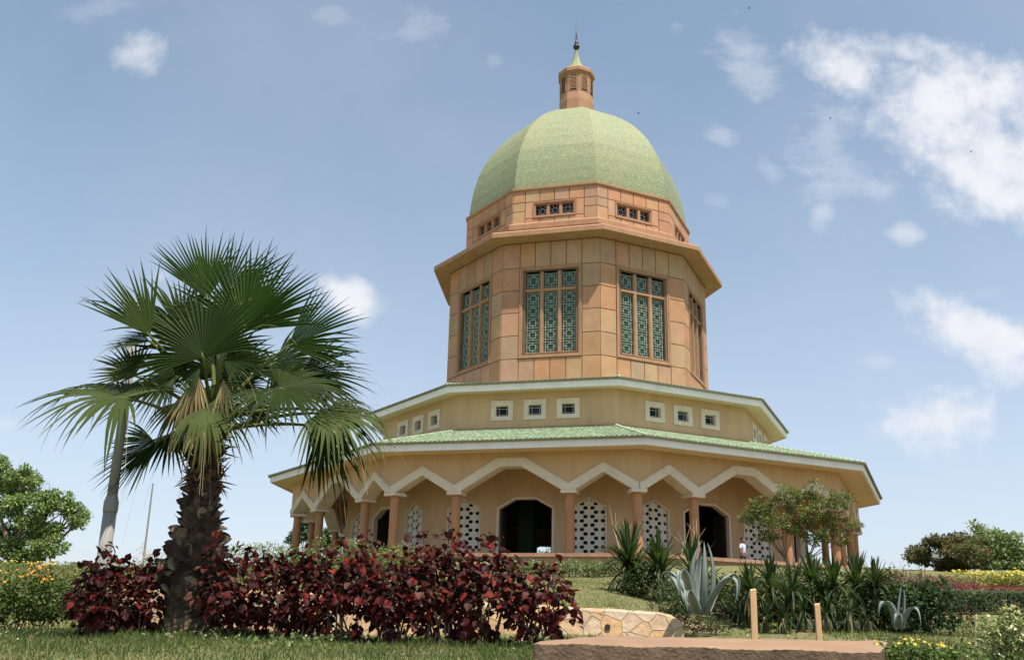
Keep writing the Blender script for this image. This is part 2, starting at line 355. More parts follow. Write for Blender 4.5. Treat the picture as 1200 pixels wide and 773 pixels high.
def flagstone_mat():
    m, nt, N, K, B = newmat('cream_flagstones_in_mortar')
    tc = N.new('ShaderNodeTexCoord')
    nz = N.new('ShaderNodeTexNoise'); nz.inputs['Scale'].default_value = 3; nz.inputs['Detail'].default_value = 3; K.new(tc.outputs['Object'], nz.inputs['Vector'])
    dv = N.new('ShaderNodeMix'); dv.data_type = 'RGBA'; dv.inputs[0].default_value = .06; K.new(tc.outputs['Object'], dv.inputs[6]); K.new(nz.outputs[1], dv.inputs[7])
    mp = N.new('ShaderNodeMapping'); mp.inputs['Scale'].default_value = (4.6, .6, 5.2); K.new(dv.outputs[2], mp.inputs[0])
    ve = N.new('ShaderNodeTexVoronoi'); ve.feature = 'DISTANCE_TO_EDGE'; ve.inputs['Scale'].default_value = 1; K.new(mp.outputs[0], ve.inputs['Vector'])
    vc = N.new('ShaderNodeTexVoronoi'); vc.inputs['Scale'].default_value = 1; K.new(mp.outputs[0], vc.inputs['Vector'])
    w = N.new('ShaderNodeTexWhiteNoise'); K.new(vc.outputs['Position'], w.inputs['Vector'])
    r = N.new('ShaderNodeValToRGB'); K.new(w.outputs['Value'], r.inputs[0])
    for i, (p, c) in enumerate([(0, (.50, .36, .22)), (.35, (.58, .36, .17)), (.65, (.54, .43, .31)), (1, (.48, .25, .10))]):
        e = r.color_ramp.elements[i] if i < 2 else r.color_ramp.elements.new(p); e.position = p; e.color = c+(1,)
    n3 = N.new('ShaderNodeTexNoise'); n3.inputs['Scale'].default_value = 14; n3.inputs['Detail'].default_value = 6; K.new(tc.outputs['Object'], n3.inputs['Vector'])
    m0 = N.new('ShaderNodeMix'); m0.data_type = 'RGBA'; m0.blend_type = 'MULTIPLY'; m0.inputs[0].default_value = .5; K.new(r.outputs[0], m0.inputs[6]); K.new(n3.outputs[0], m0.inputs[7])
    mr = N.new('ShaderNodeMapRange'); mr.inputs[1].default_value = .012; mr.inputs[2].default_value = .045; K.new(ve.outputs['Distance'], mr.inputs[0])
    mx = N.new('ShaderNodeMix'); mx.data_type = 'RGBA'; K.new(mr.outputs[0], mx.inputs[0]); mx.inputs[6].default_value = (.30, .24, .16, 1); K.new(m0.outputs[2], mx.inputs[7])
    K.new(mx.outputs[2], B.inputs['Base Color']); B.inputs['Roughness'].default_value = .9
    ad = N.new('ShaderNodeMath'); ad.operation = 'MULTIPLY_ADD'; K.new(mr.outputs[0], ad.inputs[0]); ad.inputs[1].default_value = -.6; K.new(n3.outputs[0], ad.inputs[2])
    bm = N.new('ShaderNodeBump'); bm.inputs['Strength'].default_value = .6; bm.inputs['Distance'].default_value = .03; K.new(ad.outputs[0], bm.inputs['Height']); K.new(bm.outputs[0], B.inputs['Normal'])
    return m
FLAG = flagstone_mat()
SLABTOP = plain('weathered_red_cement', (.25, .155, .095), .9, .16, 3, .35, 60, dirt_or_glint=(.22, .15, .10), overlay_scale=1.2, overlay_amt=.5)
SLABFACE = plain('stained_cement_face', (.13, .088, .056), .95, .35, 6, .6, 40, dirt_or_glint=(.045, .035, .025), overlay_scale=3, overlay_amt=.7)
REDSTONE = plain('red_stone_coping', (.36, .20, .13), .85, .18, 3, .3, 40)
PLINTH = plain('brown_stone_plinth', (.34, .23, .14), .9, .22, 5, .4, 30, dirt_or_glint=(.2, .13, .08), overlay_scale=4, overlay_amt=.5)
FLOORM = plain('terrace_floor_stone', (.22, .17, .12), .8, .12, 2, .1, 30)

LEAF = leafmat('leaf', .55, .3, .25); PALM = leafmat('fan_palm_leaf', .6, .16, .07, .12, 3); MAROON = leafmat('copperleaf_leaf', .5, .25, .08, .2, 8)
GRASSM = leafmat('grass_blade', .6, .3, .25); FLOWER = leafmat('petal', .6, .35, .2, .08)
AGAVE = leafmat('agave_leaf', .55, .05, .35, .1, 4)

# ------------------------------------------------------------------ terrain
PY = np.array([-3000, -200, -30, 0, 4.5, 6.2, 8.5, 11.8, 13.5, 24, 36, 39, 72, 110, 220, 900, 9000.])
PZ = np.array([-60, -12, -.4, 0, 1.02, 1.35, 1.44, 1.52, 1.66, 2.89, 4.08, 4.08, 4.08, 2.2, -5, -60, -300.])
WX0, WX1 = -5.45, 1.32                        # stone wall ends
def wall_y(x): return 11.0 + (x-WX0)/(WX1-WX0)*1.0
def wall_top(x): return 2.02 + (x-WX0)/(WX1-WX0)*(-.20)
def gz(x, y):
    x = np.asarray(x, float); y = np.asarray(y, float)
    z = np.interp(y, PY, PZ)
    wy = wall_y(np.clip(x, WX0-8, WX1)); wt = wall_top(np.clip(x, WX0-8, WX1))
    lawn = wt + (y-wy)*(2.89-wt)/(24-wy)
    a = np.clip((WX1+.1-x)/.9, 0, 1); b = (y > wy+.36) & (y < 24)
    z = np.where(b, z*(1-a)+np.maximum(lawn-.03, z)*a, z)
    far = np.clip((np.hypot(x, y-54)-26)/60, 0, 1)
    z = z - far*np.clip(y/40, 0, 1)*2.0*(np.abs(x) > 10)*np.clip((np.abs(x)-10)/50, 0, 1)
    z = z - .55*np.clip((-x-7)/6, 0, 1)*np.clip((y-24)/12, 0, 1)
    z = z + .03*np.sin(x*1.3+y*.7)*np.clip((y-6)/6, 0, 1)*(y < 36)
    return z

def graded(a, b, step, far, g=1.35):
    c = list(np.arange(a, b+1e-6, step)); s = step; p = b
    while p < far: s *= g; p += s; c.append(p)
    s = step; p = a
    while p > -far: s *= g; p -= s; c.insert(0, p)
    return np.array(c)
xs = graded(-16, 22, .3, 6000); ys = graded(-2, 40, .3, 8000)
# sharp step where the stone wall holds back the lawn
X, Y = np.meshgrid(xs, ys); Z = gz(X, Y)
mb = MB(); V = np.stack([X.ravel(), Y.ravel(), Z.ravel()], 1); nx = len(xs); F = []
for j in range(len(ys)-1):
    for i in range(nx-1): a = j*nx+i; F.append((a, a+1, a+nx+1, a+nx))
mb.add(V, F); tag(mb.build('ground', GROUND, smooth=True, origin=(0, 0, 0)), kind='structure')

# ------------------------------------------------------------------ the temple
PHI = 0.1646843; CYT = 54.0
FLOOR = 4.10
temple = empty('domed_temple', (0, CYT, FLOOR), 'nine-sided tan temple with green mosaic dome, arcade and sandstone drum above the garden', 'temple')

def frame(k, R):
    a0 = PHI+math.radians(40*k); a1 = a0+math.radians(40)
    A = np.array([R*math.sin(a0), CYT-R*math.cos(a0)]); Bp = np.array([R*math.sin(a1), CYT-R*math.cos(a1)])
    m = (A+Bp)/2; t = (Bp-A)/np.linalg.norm(Bp-A); nrm = np.array([t[1], -t[0]])
    def f(s, z, d=0.): p = m+t*s+nrm*d; return (p[0], p[1], z)
    f.h = float(np.linalg.norm(Bp-A)/2)
    return f
FACES = list(range(-4, 5))

def fbox(mb, f, s0, s1, z0, z1, d0, d1, color=(1, 1, 1)):
    P = [f(s0, z0, d1), f(s1, z0, d1), f(s1, z0, d0), f(s0, z0, d0), f(s0, z1, d1), f(s1, z1, d1), f(s1, z1, d0), f(s0, z1, d0)]
    mb.box8(P, color)
def fpoly(mb, f, pts, d0, d1, color=(1, 1, 1)):
    """polygon (s,z) counter-clockwise seen from outside, extruded from depth d0 to d1"""
    n = len(pts); V = [f(s, z, d1) for s, z in pts]+[f(s, z, d0) for s, z in pts]
    F = [tuple(range(n)), tuple(range(2*n-1, n-1, -1))]+[(i, n+i, n+(i+1) % n, (i+1) % n) for i in range(n)]
    mb.add(V, F, color)
def ring(mb, prof, color=(1, 1, 1), closed=True):
    """nonagonal ring with the given (R,z) profile"""
    V = []; F = []; m = len(prof)
    for R, z in prof:
        for k in range(9):
            a = PHI+math.radians(40*k); V.append((R*math.sin(a), CYT-R*math.cos(a), z))
    for i in range(m if closed else m-1):
        i2 = (i+1) % m
        for k in range(9):
            k2 = (k+1) % 9; F.append((i*9+k, i*9+k2, i2*9+k2, i2*9+k))
    mb.add(V, F, color)
def wall_with_holes(mb, f, s0, s1, z0, z1, holes, d0, d1, color=(1, 1, 1)):
    """holes (a,b,c,d) = s0,s1,z0,z1, all sharing one z-range"""
    if not holes: fbox(mb, f, s0, s1, z0, z1, d0, d1, color); return
    hz0, hz1 = holes[0][2], holes[0][3]
    fbox(mb, f, s0, s1, z0, hz0, d0, d1, color); fbox(mb, f, s0, s1, hz1, z1, d0, d1, color)
    c = s0
    for (a, b, _, _) in holes: fbox(mb, f, c, a, hz0, hz1, d0, d1, color); c = b
    fbox(mb, f, c, s1, hz0, hz1, d0, d1, color)

# plinth, terrace floor, coping
mb = MB(); ring(mb, [(17.2, 3.2), (17.2, 4.46), (16.9, 4.46), (16.9, FLOOR), (1.0, FLOOR), (1.0, 3.2)]); mb.build('plinth', PLINTH, temple)
mb = MB(); ring(mb, [(17.36, 4.46), (17.36, 4.60), (16.85, 4.60), (16.85, 4.46)]); mb.build('coping', REDSTONE, temple)
mb = MB(); ring(mb, [(16.9, FLOOR+.004), (0.9, FLOOR+.006)], closed=False); mb.build('floor', FLOORM, temple)

# inner wall with doors and lattice windows
RI = 13.0
door_poly = [(-1.33, 4.1), (1.33, 4.1), (1.33, 6.95), (.50, 7.42), (-.50, 7.42), (-1.33, 6.95)]
lat_poly = [(-.80, 4.55), (.80, 4.55), (.80, 6.95), (0, 7.40), (-.80, 6.95)]
def opening_frame(mb, f, poly, sc, w, d0, d1, open_bottom=False):
    n = len(poly)
    pts = [np.array(p) for p in poly]; inner = []
    cx_ = np.array([0, sum(p[1] for p in poly)/n])
    # inset polygon by w
    for i in range(n):
        p0, p1, p2 = pts[i-1], pts[i], pts[(i+1) % n]
        e1 = (p1-p0)/np.linalg.norm(p1-p0); e2 = (p2-p1)/np.linalg.norm(p2-p1)
        n1 = np.array([-e1[1], e1[0]]); n2 = np.array([-e2[1], e2[0]])
        b = (n1+n2); b = b/(b@b)*2 if (b@b) > 1e-6 else n1
        inner.append(p1+b*w*1.0)
    for i in range(n):
        j = (i+1) % n
        if open_bottom and i == 0: continue
        q = [pts[i], pts[j], inner[j], inner[i]]
        fpoly(mb, f, [(a[0]+sc, a[1]) for a in q], d0, d1)
    return inner
def lattice_panel(mb, f, poly, sc, d0, d1):
    """pierced concrete screen: a honeycomb of six-sided openings, clipped to the window's outline"""
    import bmesh
    bm = bmesh.new(); dx, dy = .47, .38
    zc = 5.96
    def hexpt(c, rx, rz, t): return (c[0]+rx*math.cos(t), c[1]+rz*math.sin(t))
    for i in range(-3, 4):
        for j in range(-6, 7):
            cx0 = i*dx; cz0 = zc+j*dy+(dy/2 if i % 2 else 0)
            C = [(cx0, cz0)]
            for sgn in (1, -1):
                # triangle of star centres: (cx0,cz0), (cx0+dx, cz0+-dy/2)
                T = [(cx0, cz0), (cx0+sgn*dx, cz0-dy/2), (cx0+sgn*dx, cz0+dy/2)]
                c = (cx0+sgn*dx*2/3, cz0)
                outer = []
                for a in range(3):
                    p, q = T[a], T[(a+1) % 3]; outer.append(p); outer.append(((p[0]+q[0])/2, (p[1]+q[1])/2))
                ang = [math.atan2((p[1]-c[1])/dy, (p[0]-c[0])/dx*1.0) for p in outer]
                inn = [hexpt(c, .112, .100, a) for a in [math.atan2((p[1]-c[1]), (p[0]-c[0])) for p in outer]]
                vo = [bm.verts.new((p[0], 0, p[1])) for p in outer]; vi = [bm.verts.new((p[0], 0, p[1])) for p in inn]
                for a in range(6):
                    b = (a+1) % 6
                    try: bm.faces.new((vo[a], vo[b], vi[b], vi[a]))
                    except ValueError: pass
    bmesh.ops.remove_doubles(bm, verts=bm.verts, dist=.002)
    n = len(poly)
    for i in range(n):
        p, q = poly[i], poly[(i+1) % n]; e = (q[0]-p[0], q[1]-p[1]); nn = (e[1], 0, -e[0])
        bmesh.ops.bisect_plane(bm, geom=bm.verts[:]+bm.edges[:]+bm.faces[:], plane_co=(p[0], 0, p[1]), plane_no=nn, clear_outer=True)
    r = bmesh.ops.extrude_face_region(bm, geom=bm.faces[:])
    for v_ in [g for g in r['geom'] if isinstance(g, bmesh.types.BMVert)]: v_.co.y = -1
    bm.verts.index_update()
    V = [f(v_.co.x+sc, v_.co.z, d0 if v_.co.y < -.5 else d1) for v_ in bm.verts]
    F = [tuple(v_.index for v_ in fa.verts) for fa in bm.faces]
    mb.add(V, F); bm.free()

mbw = MB()
for k in FACES:
    f = frame(k, RI); h = f.h
    # wall pieces round the three openings
    LS = 2.88
    fbox(mbw, f, -h, -LS-.80, FLOOR, 8.95, -.3, 0); fbox(mbw, f, LS+.80, h, FLOOR, 8.95, -.3, 0)
    for s in (-1, 1):
        a, b = sorted((s*(LS-.80), s*1.33)); fbox(mbw, f, a, b, FLOOR, 8.95, -.3, 0)
        fbox(mbw, f, s*LS-.80, s*LS+.80, FLOOR, 4.55, -.3, 0)
        fpoly(mbw, f, [(s*LS-.80, 6.95), (s*LS, 7.40), (s*LS, 8.95), (s*LS-.80, 8.95)], -.3, 0)
        fpoly(mbw, f, [(s*LS, 7.40), (s*LS+.80, 6.95), (s*LS+.80, 8.95), (s*LS, 8.95)], -.3, 0)
    fpoly(mbw, f, [(-1.33, 6.95), (-.50, 7.42), (-.50, 8.95), (-1.33, 8.95)], -.3, 0)
    fpoly(mbw, f, [(.50, 7.42), (1.33, 6.95), (1.33, 8.95), (.50, 8.95)], -.3, 0)
    fbox(mbw, f, -.50, .50, 7.42, 8.95, -.3, 0)
mbw.build('inner_wall', PLASTER, temple)
for k in FACES:
    f = frame(k, RI)
    d = MB(); opening_frame(d, f, door_poly, 0, .10, -.28, .035, True); dr = d.build('doorway', BAND, temple)
    for q in (-1, 1):   # the two leaves stand open, folded inwards
        g = MB(); fbox(g, f, q*1.20-.05, q*1.20+.05, FLOOR+.02, 6.98, -.29, -.20); fbox(g, f, q*1.16-.025, q*1.16+.025, FLOOR+.03, 6.90, -1.05, -.29)
        g.build('door_leaf', DARKWOOD, dr)
    for s in (-1, 1):
        d = MB(); inn = opening_frame(d, f, lat_poly, s*2.88, .07, -.25, .03); lw = d.build('lattice_window', BAND, temple)
        g = MB(); lattice_panel(g, f, [tuple(p) for p in inn], s*2.88, -.14, -.04); g.build('pierced_screen', LATTICE, lw)
        g = MB(); fpoly(g, f, [(a*.98+s*2.88, b) for a, b in lat_poly], -.29, -.24); g.build('pane', DARKGLASS, lw)

# dim interior: ring of square piers and a ceiling
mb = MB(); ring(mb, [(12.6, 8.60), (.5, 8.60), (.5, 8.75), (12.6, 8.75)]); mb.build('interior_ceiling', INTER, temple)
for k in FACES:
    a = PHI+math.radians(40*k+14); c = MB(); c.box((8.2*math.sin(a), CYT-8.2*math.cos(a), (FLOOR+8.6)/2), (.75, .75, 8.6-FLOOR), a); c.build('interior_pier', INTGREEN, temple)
# columns, capitals, arches
RA = 15.927
COLS = [-5.447, -2.5, 2.5]
for k in FACES:
    f = frame(k, RA)
    for s in COLS:
        d_ = -.33
        if s < -5: # corner column sits on the corner radius
            a0 = PHI+math.radians(40*k); rr = RA-.36; p = (rr*math.sin(a0), CYT-rr*math.cos(a0)); rz = a0
        else:
            q = f(s, 0, d_); p = q[:2]; rz = PHI+math.radians(40*k+20)
        c = MB(); c.lathe(p, [(.27, FLOOR), (.27, FLOOR+.10), (.235, FLOOR+.16), (.215, FLOOR+.24), (.205, FLOOR+1.6), (.20, 7.12), (.22, 7.13), (.22, 7.17), (.20, 7.18)], 20)
        cm = c.build('column', COLUMN, temple, smooth=False)
        c = MB(); c.box((p[0], p[1], 7.25), (.66, .76, .14), rz)
        c.build('capital', BAND, temple)
    T = -.68
    w = MB()
    outer = [(-5.447, 7.52), (-3.98, 8.42), (-2.5, 7.55), (-.6, 8.69), (.6, 8.69), (2.5, 7.55), (3.98, 8.42), (5.447, 7.52)]
    for i in range(len(outer)-1):
        a, b = outer[i], outer[i+1]
        fpoly(w, f, [a, b, (b[0], 8.95), (a[0], 8.95)], T+.03, 0)
    w.build('arcade_wall', PLASTER, temple)
    w = MB()
    segs = [((-5.447, 7.52), (-3.98, 8.42), (-3.98, 8.03), (-5.15, 7.32), (-5.447, 7.32)),
            ((-3.98, 8.42), (-2.5, 7.55), (-2.5, 7.32), (-2.8, 7.32), (-3.98, 8.03)),
            ((-2.5, 7.55), (-.6, 8.69), (-.46, 8.34), (-2.2, 7.32), (-2.5, 7.32)),
            ((-.6, 8.69), (.6, 8.69), (.46, 8.34), (-.46, 8.34)),
            ((.6, 8.69), (2.5, 7.55), (2.5, 7.32), (2.2, 7.32), (.46, 8.34)),
            ((2.5, 7.55), (3.98, 8.42), (3.98, 8.03), (2.8, 7.32), (2.5, 7.32)),
            ((3.98, 8.42), (5.447, 7.52), (5.447, 7.32), (5.15, 7.32), (3.98, 8.03))]
    for sg in segs: fpoly(w, f, list(sg)[::-1], T, .07)
    # thin second moulding just above
    for i in range(len(outer)-1):
        a, b = np.array(outer[i]), np.array(outer[i+1]); e = (b-a)/np.linalg.norm(b-a); n_ = np.array([-e[1], e[0]])
        g = .055
        fpoly(w, f, [tuple(a+n_*-.03), tuple(b+n_*-.03), tuple(b+n_*g*.6), tuple(a+n_*g*.6)], -.01, .045)
    w.build('arch_band', BAND, temple)

# ceiling, soffit, fascia and tiled roof of the arcade
mb = MB(); ring(mb, [(12.9, 8.952), (15.85, 8.952), (15.85, 9.02), (12.9, 9.02)]); mb.build('arcade_ceiling', PLASTER, temple)
mb = MB(); ring(mb, [(15.90, 8.948), (17.06, 8.93), (17.06, 8.99), (15.90, 9.02)]); mb.build('soffit', SOFFIT, temple)
mb = MB(); ring(mb, [(17.06, 8.90), (17.15, 8.90), (17.17, 9.19), (17.06, 9.19)]); mb.build('fascia', WHITE, temple)

def tile_roof(name, R0, z0, R1, z1, pitch=.21, courses=16, amp=.055):
    root = None
    mb = MB()
    for k in FACES:
        f = frame(k, R0); h = f.h
        ap0 = R0*math.cos(math.radians(20)); ap1 = R1*math.cos(math.radians(20)); run = ap0-ap1
        h1 = R1*math.sin(math.radians(20))
        n = int(2*h/pitch)*6; S = np.linspace(-h, h, n+1)
        V = []; rows = []
        for j in range(courses):
            for e in (0, 1):
                t = (j+e)/courses; hh = h+(h1-h)*t
                zz = z0+(z1-z0)*t+(.0 if e else .028)
                row = []
                for s in S:
                    s2 = max(-hh, min(hh, s))
                    wv = amp*abs(math.sin(math.pi*s/pitch))**.7
                    V.append(f(s2, zz+wv, -run*t)); row.append(len(V)-1)
                rows.append(row)
        F = []; FC = []
        for a in range(len(rows)-1):
            tints = [random.choice([.75, .9, 1, 1, 1.1, 1.45])*random.uniform(.9, 1.1) for _ in range(n//6+2)]
            for i in range(n):
                F.append((rows[a][i], rows[a][i+1], rows[a+1][i+1], rows[a+1][i])); FC.append(tints[i//6])
        V = np.array(V); 
        good = []; gc = []
        for q, t_ in zip(F, FC):
            P = V[list(q)]
            ar = np.linalg.norm(np.cross(P[2]-P[0], P[3]-P[1]))
            if ar > 1e-5: good.append(q); gc.append((t_, t_, t_))
        mb.addc(V, good, gc)
    ro = mb.build(name, TILE, temple)
    # dark open ends of the tiles along the eave
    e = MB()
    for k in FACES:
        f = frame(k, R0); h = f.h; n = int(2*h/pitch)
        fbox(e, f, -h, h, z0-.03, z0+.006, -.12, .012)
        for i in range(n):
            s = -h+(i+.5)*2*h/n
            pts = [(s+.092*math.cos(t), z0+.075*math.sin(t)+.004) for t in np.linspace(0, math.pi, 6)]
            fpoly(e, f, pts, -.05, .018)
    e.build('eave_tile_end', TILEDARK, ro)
    for k in FACES:
        hp = MB()
        a = PHI+math.radians(40*k); u = np.array([math.sin(a), -math.cos(a), 0]); c0 = np.array([0, CYT, 0])
        n = 22
        for i in range(n):
            t0, t1 = i/n, (i+1.12)/n
            p0 = c0+u*(R0+(R1-R0)*t0)+np.array([0, 0, z0+(z1-z0)*t0+.03]); p1 = c0+u*(R0+(R1-R0)*t1)+np.array([0, 0, z0+(z1-z0)*t1+.03])
            hp.tube([p0, p1], [.10, .075], 10)
        hp.build('hip_cap', TILE, ro, smooth=True)
    return ro
tile_roof('tiled_roof', 17.27, 9.215, 11.30, 10.90)
# second tier
R2 = 11.29
for k in FACES:
    f = frame(k, R2); h = f.h
    holes = [(s-.33, s+.33, 11.55, 12.10) for s in (-1.63, 0, 1.63)]
    w = MB(); wall_with_holes(w, f, -h, h, 10.60, 12.74, holes, -.32, 0); fbox(w, f, -h, h, 11.00, 11.05, -.01, .03)
    w.build('upper_wall', PLASTER, temple)
    for s in (-1.63, 0, 1.63):
        w = MB()
        for a in ((s-.56, s+.56, 11.36, 11.55), (s-.56, s+.56, 12.10, 12.34), (s-.56, s-.33, 11.55, 12.10), (s+.33, s+.56, 11.55, 12.10)): fbox(w, f, a[0], a[1], a[2], a[3], -.02, .05)
        # pale reveals
        fbox(w, f, s-.329, s-.31, 11.55, 12.10, -.20, .045); fbox(w, f, s+.31, s+.329, 11.55, 12.10, -.20, .045)
        fbox(w, f, s-.31, s+.31, 11.551, 11.575, -.20, .045); fbox(w, f, s-.31, s+.31, 12.075, 12.099, -.20, .045)
        wd = w.build('square_window', BAND, temple)
        g = MB(); fbox(g, f, s-.31, s+.31, 11.575, 12.075, -.21, -.195); g.build('pane', DARKGLASS if s else BLUEGLASS, wd)
        g = MB()
        for q in (-.19, .19): fbox(g, f, s+q-.011, s+q+.011, 11.575, 12.075, -.194, -.17)
        for q in (11.68, 11.97): fbox(g, f, s-.31, s+.31, q-.011, q+.011, -.194, -.168)
        g.build('glazing_bar', CAME, wd)
mb = MB(); ring(mb, [(11.25, 12.742), (12.12, 12.70), (12.12, 12.76), (11.25, 12.80)]); mb.build('upper_soffit', SOFFIT, temple)
mb = MB(); ring(mb, [(12.12, 12.66), (12.205, 12.66), (12.225, 12.96), (12.12, 12.96)]); mb.build('upper_fascia', WHITE, temple)
tile_roof('upper_tiled_roof', 12.32, 12.985, 7.6, 14.05, courses=14)

# drum
RD = 7.819; DZ0, DZ1 = 13.6, 21.97
WS0, WS1, WZ0, WZ1 = -1.62, 1.62, 15.42, 20.50
rowz = [13.55, 14.12, 15.40, 16.68, 17.96, 19.24, 20.53, 21.97]
pal = [(.43, .25, .135), (.43, .23, .115), (.37, .235, .145), (.41, .255, .15), (.39, .205, .11), (.44, .26, .145), (.43, .225, .115), (.39, .24, .14)]
jt = .020
def panel(mb, f, s0, s1, z0, z1, dd=.03, light=1.0):
    c = random.choice(pal); c = tuple(q*light*random.uniform(.93, 1.07) for q in c)
    s0, s1, z0, z1 = s0+jt, s1-jt, z0+jt, z1-jt
    b = .012
    V = [f(s0, z0, dd-b), f(s1, z0, dd-b), f(s1, z1, dd-b), f(s0, z1, dd-b), f(s0+b, z0+b, dd), f(s1-b, z0+b, dd), f(s1-b, z1-b, dd), f(s0+b, z1-b, dd),
         f(s0, z0, -.01), f(s1, z0, -.01), f(s1, z1, -.01), f(s0, z1, -.01)]
    mb.add(V, [(4, 5, 6, 7), (0, 1, 5, 4), (1, 2, 6, 5), (2, 3, 7, 6), (3, 0, 4, 7), (8, 9, 1, 0), (9, 10, 2, 1), (10, 11, 3, 2), (11, 8, 0, 3)], c)
mbj = MB()
for k in FACES:
    f = frame(k, RD); h = f.h; e = .011
    wall_with_holes(mbj, f, -h, h, DZ0, DZ1, [(WS0+.25, WS1-.25, WZ0+.25, WZ1-.25)], -.55, 0)
    p = MB()
    for i in range(len(rowz)-1):
        z0, z1 = rowz[i], rowz[i+1]
        if WZ0-.1 < z0 < WZ1-.2 and i >= 2 and i <= 5:
            panel(p, f, -h-e, -1.70, z0, z1); panel(p, f, 1.70, h+e, z0, z1)
        else:
            cs = [-h-e, -1.70, -.85, 0, .85, 1.70, h+e]
            for a, b in zip(cs, cs[1:]): panel(p, f, a, b, z0, z1)
    p.build('stone_cladding', STONE, temple)
    # window surround: three nested steps
    w = MB()
    for (o, i_, d1) in ((0, .09, .075), (.09, .17, .045), (.17, .27, .0)):
        a0, a1, b0, b1 = WS0-.07+o, WS1+.07-o, WZ0+o, WZ1+.02-o; t_ = i_-o
        dd0 = -.30
        fbox(w, f, a0, a1, b0, b0+t_, dd0, d1); fbox(w, f, a0, a1, b1-t_, b1, dd0, d1)
        fbox(w, f, a0, a0+t_, b0+t_, b1-t_, dd0, d1-.002); fbox(w, f, a1-t_, a1, b0+t_, b1-t_, dd0, d1-.002)
    # mullions and transom
    I0, I1 = -1.42, 1.42
    for s in (-.485, .485):
        fbox(w, f, s-.10, s+.10, WZ0+.27, WZ1-.25, -.30, -.04); fbox(w, f, s-.055, s+.055, WZ0+.27, WZ1-.25, -.041, -.005)
    fbox(w, f, I0, I1, 19.13, 19.30, -.295, -.05); fbox(w, f, I0, I1, 19.165, 19.265, -.051, -.01)
    win = w.build('drum_window', STONE2, temple)
    GR_, PL_ = (.022, .065, .035), (.06, .095, .065)
    def cell(g, pg, s0, s1, z0, z1):
        w_, h_ = s1-s0, z1-z0; b = .0085; D0, D1 = -.183, -.160
        xs_ = [s0+w_*.13, s0+w_*.31, s0+w_*.69, s0+w_*.87]; zs_ = [z0+h_*.10, z0+h_*.27, z0+h_*.73, z0+h_*.90]
        fbox(g, f, xs_[0]-b, xs_[0]+b, z0, z1, D0, D1); fbox(g, f, xs_[3]-b, xs_[3]+b, z0, z1, D0, D1)
        fbox(g, f, s0, s1, zs_[0]-b, zs_[0]+b, D0, D1+.002); fbox(g, f, s0, s1, zs_[3]-b, zs_[3]+b, D0, D1+.002)
        for q in (1, 2):
            fbox(g, f, xs_[q]-b, xs_[q]+b, zs_[1], zs_[2], D0, D1+.004); fbox(g, f, xs_[1], xs_[2], zs_[q]-b, zs_[q]+b, D0, D1+.006)
        mz = (z0+z1)/2; mx_ = (s0+s1)/2
        fbox(g, f, xs_[0], xs_[1], mz-b, mz+b, D0, D1+.004); fbox(g, f, xs_[2], xs_[3], mz-b, mz+b, D0, D1+.004)
        fbox(g, f, mx_-b, mx_+b, zs_[0], zs_[1], D0, D1+.004); fbox(g, f, mx_-b, mx_+b, zs_[2], zs_[3], D0, D1+.004)
        for (a, b_) in ((xs_[0], xs_[1]), (xs_[2], xs_[3])): fbox(pg, f, a, b_, zs_[1], zs_[2], -.186, -.1835, PL_)
        for (a, b_) in ((zs_[0], zs_[1]), (zs_[2], zs_[3])): fbox(pg, f, xs_[1], xs_[2], a, b_, -.186, -.1835, PL_)
    for s0, s1 in ((-1.40, -.575), (-.395, .395), (.575, 1.40)):
        g = MB(); pg = MB(); fbox(pg, f, s0, s1, WZ0+.25, 19.14, -.21, -.185, GR_)
        n = 5; zz = np.linspace(WZ0+.27, 19.13, n+1)
        for i in range(n): cell(g, pg, s0, s1, zz[i], zz[i+1])
        g.build('lead_glazing', CAME, win); pg.build('pane', GREENGLASS, win)
        g = MB(); pg = MB(); fbox(pg, f, s0, s1, 19.29, WZ1-.24, -.21, -.185, GR_); cell(g, pg, s0, s1, 19.33, WZ1-.25)
        g.build('lead_glazing', CAME, win); pg.build('pane', GREENGLASS, win)
mbj.build('drum_wall', JOINT, temple)

# cornice
mb = MB()
ring(mb, [(7.80, 21.97), (8.80, 22.00), (8.886, 22.00), (8.886, 22.25), (8.78, 22.33), (7.30, 22.98), (7.34, 23.05), (7.34, 23.34), (7.14, 23.47), (6.6, 23.47), (6.6, 21.97)])
mb.build('cornice', STONE2, temple)
mb = MB(); ring(mb, [(7.84, 21.93), (7.90, 21.93), (7.90, 21.975), (7.84, 21.975)]); mb.build('cornice_bead', JOINT, temple)
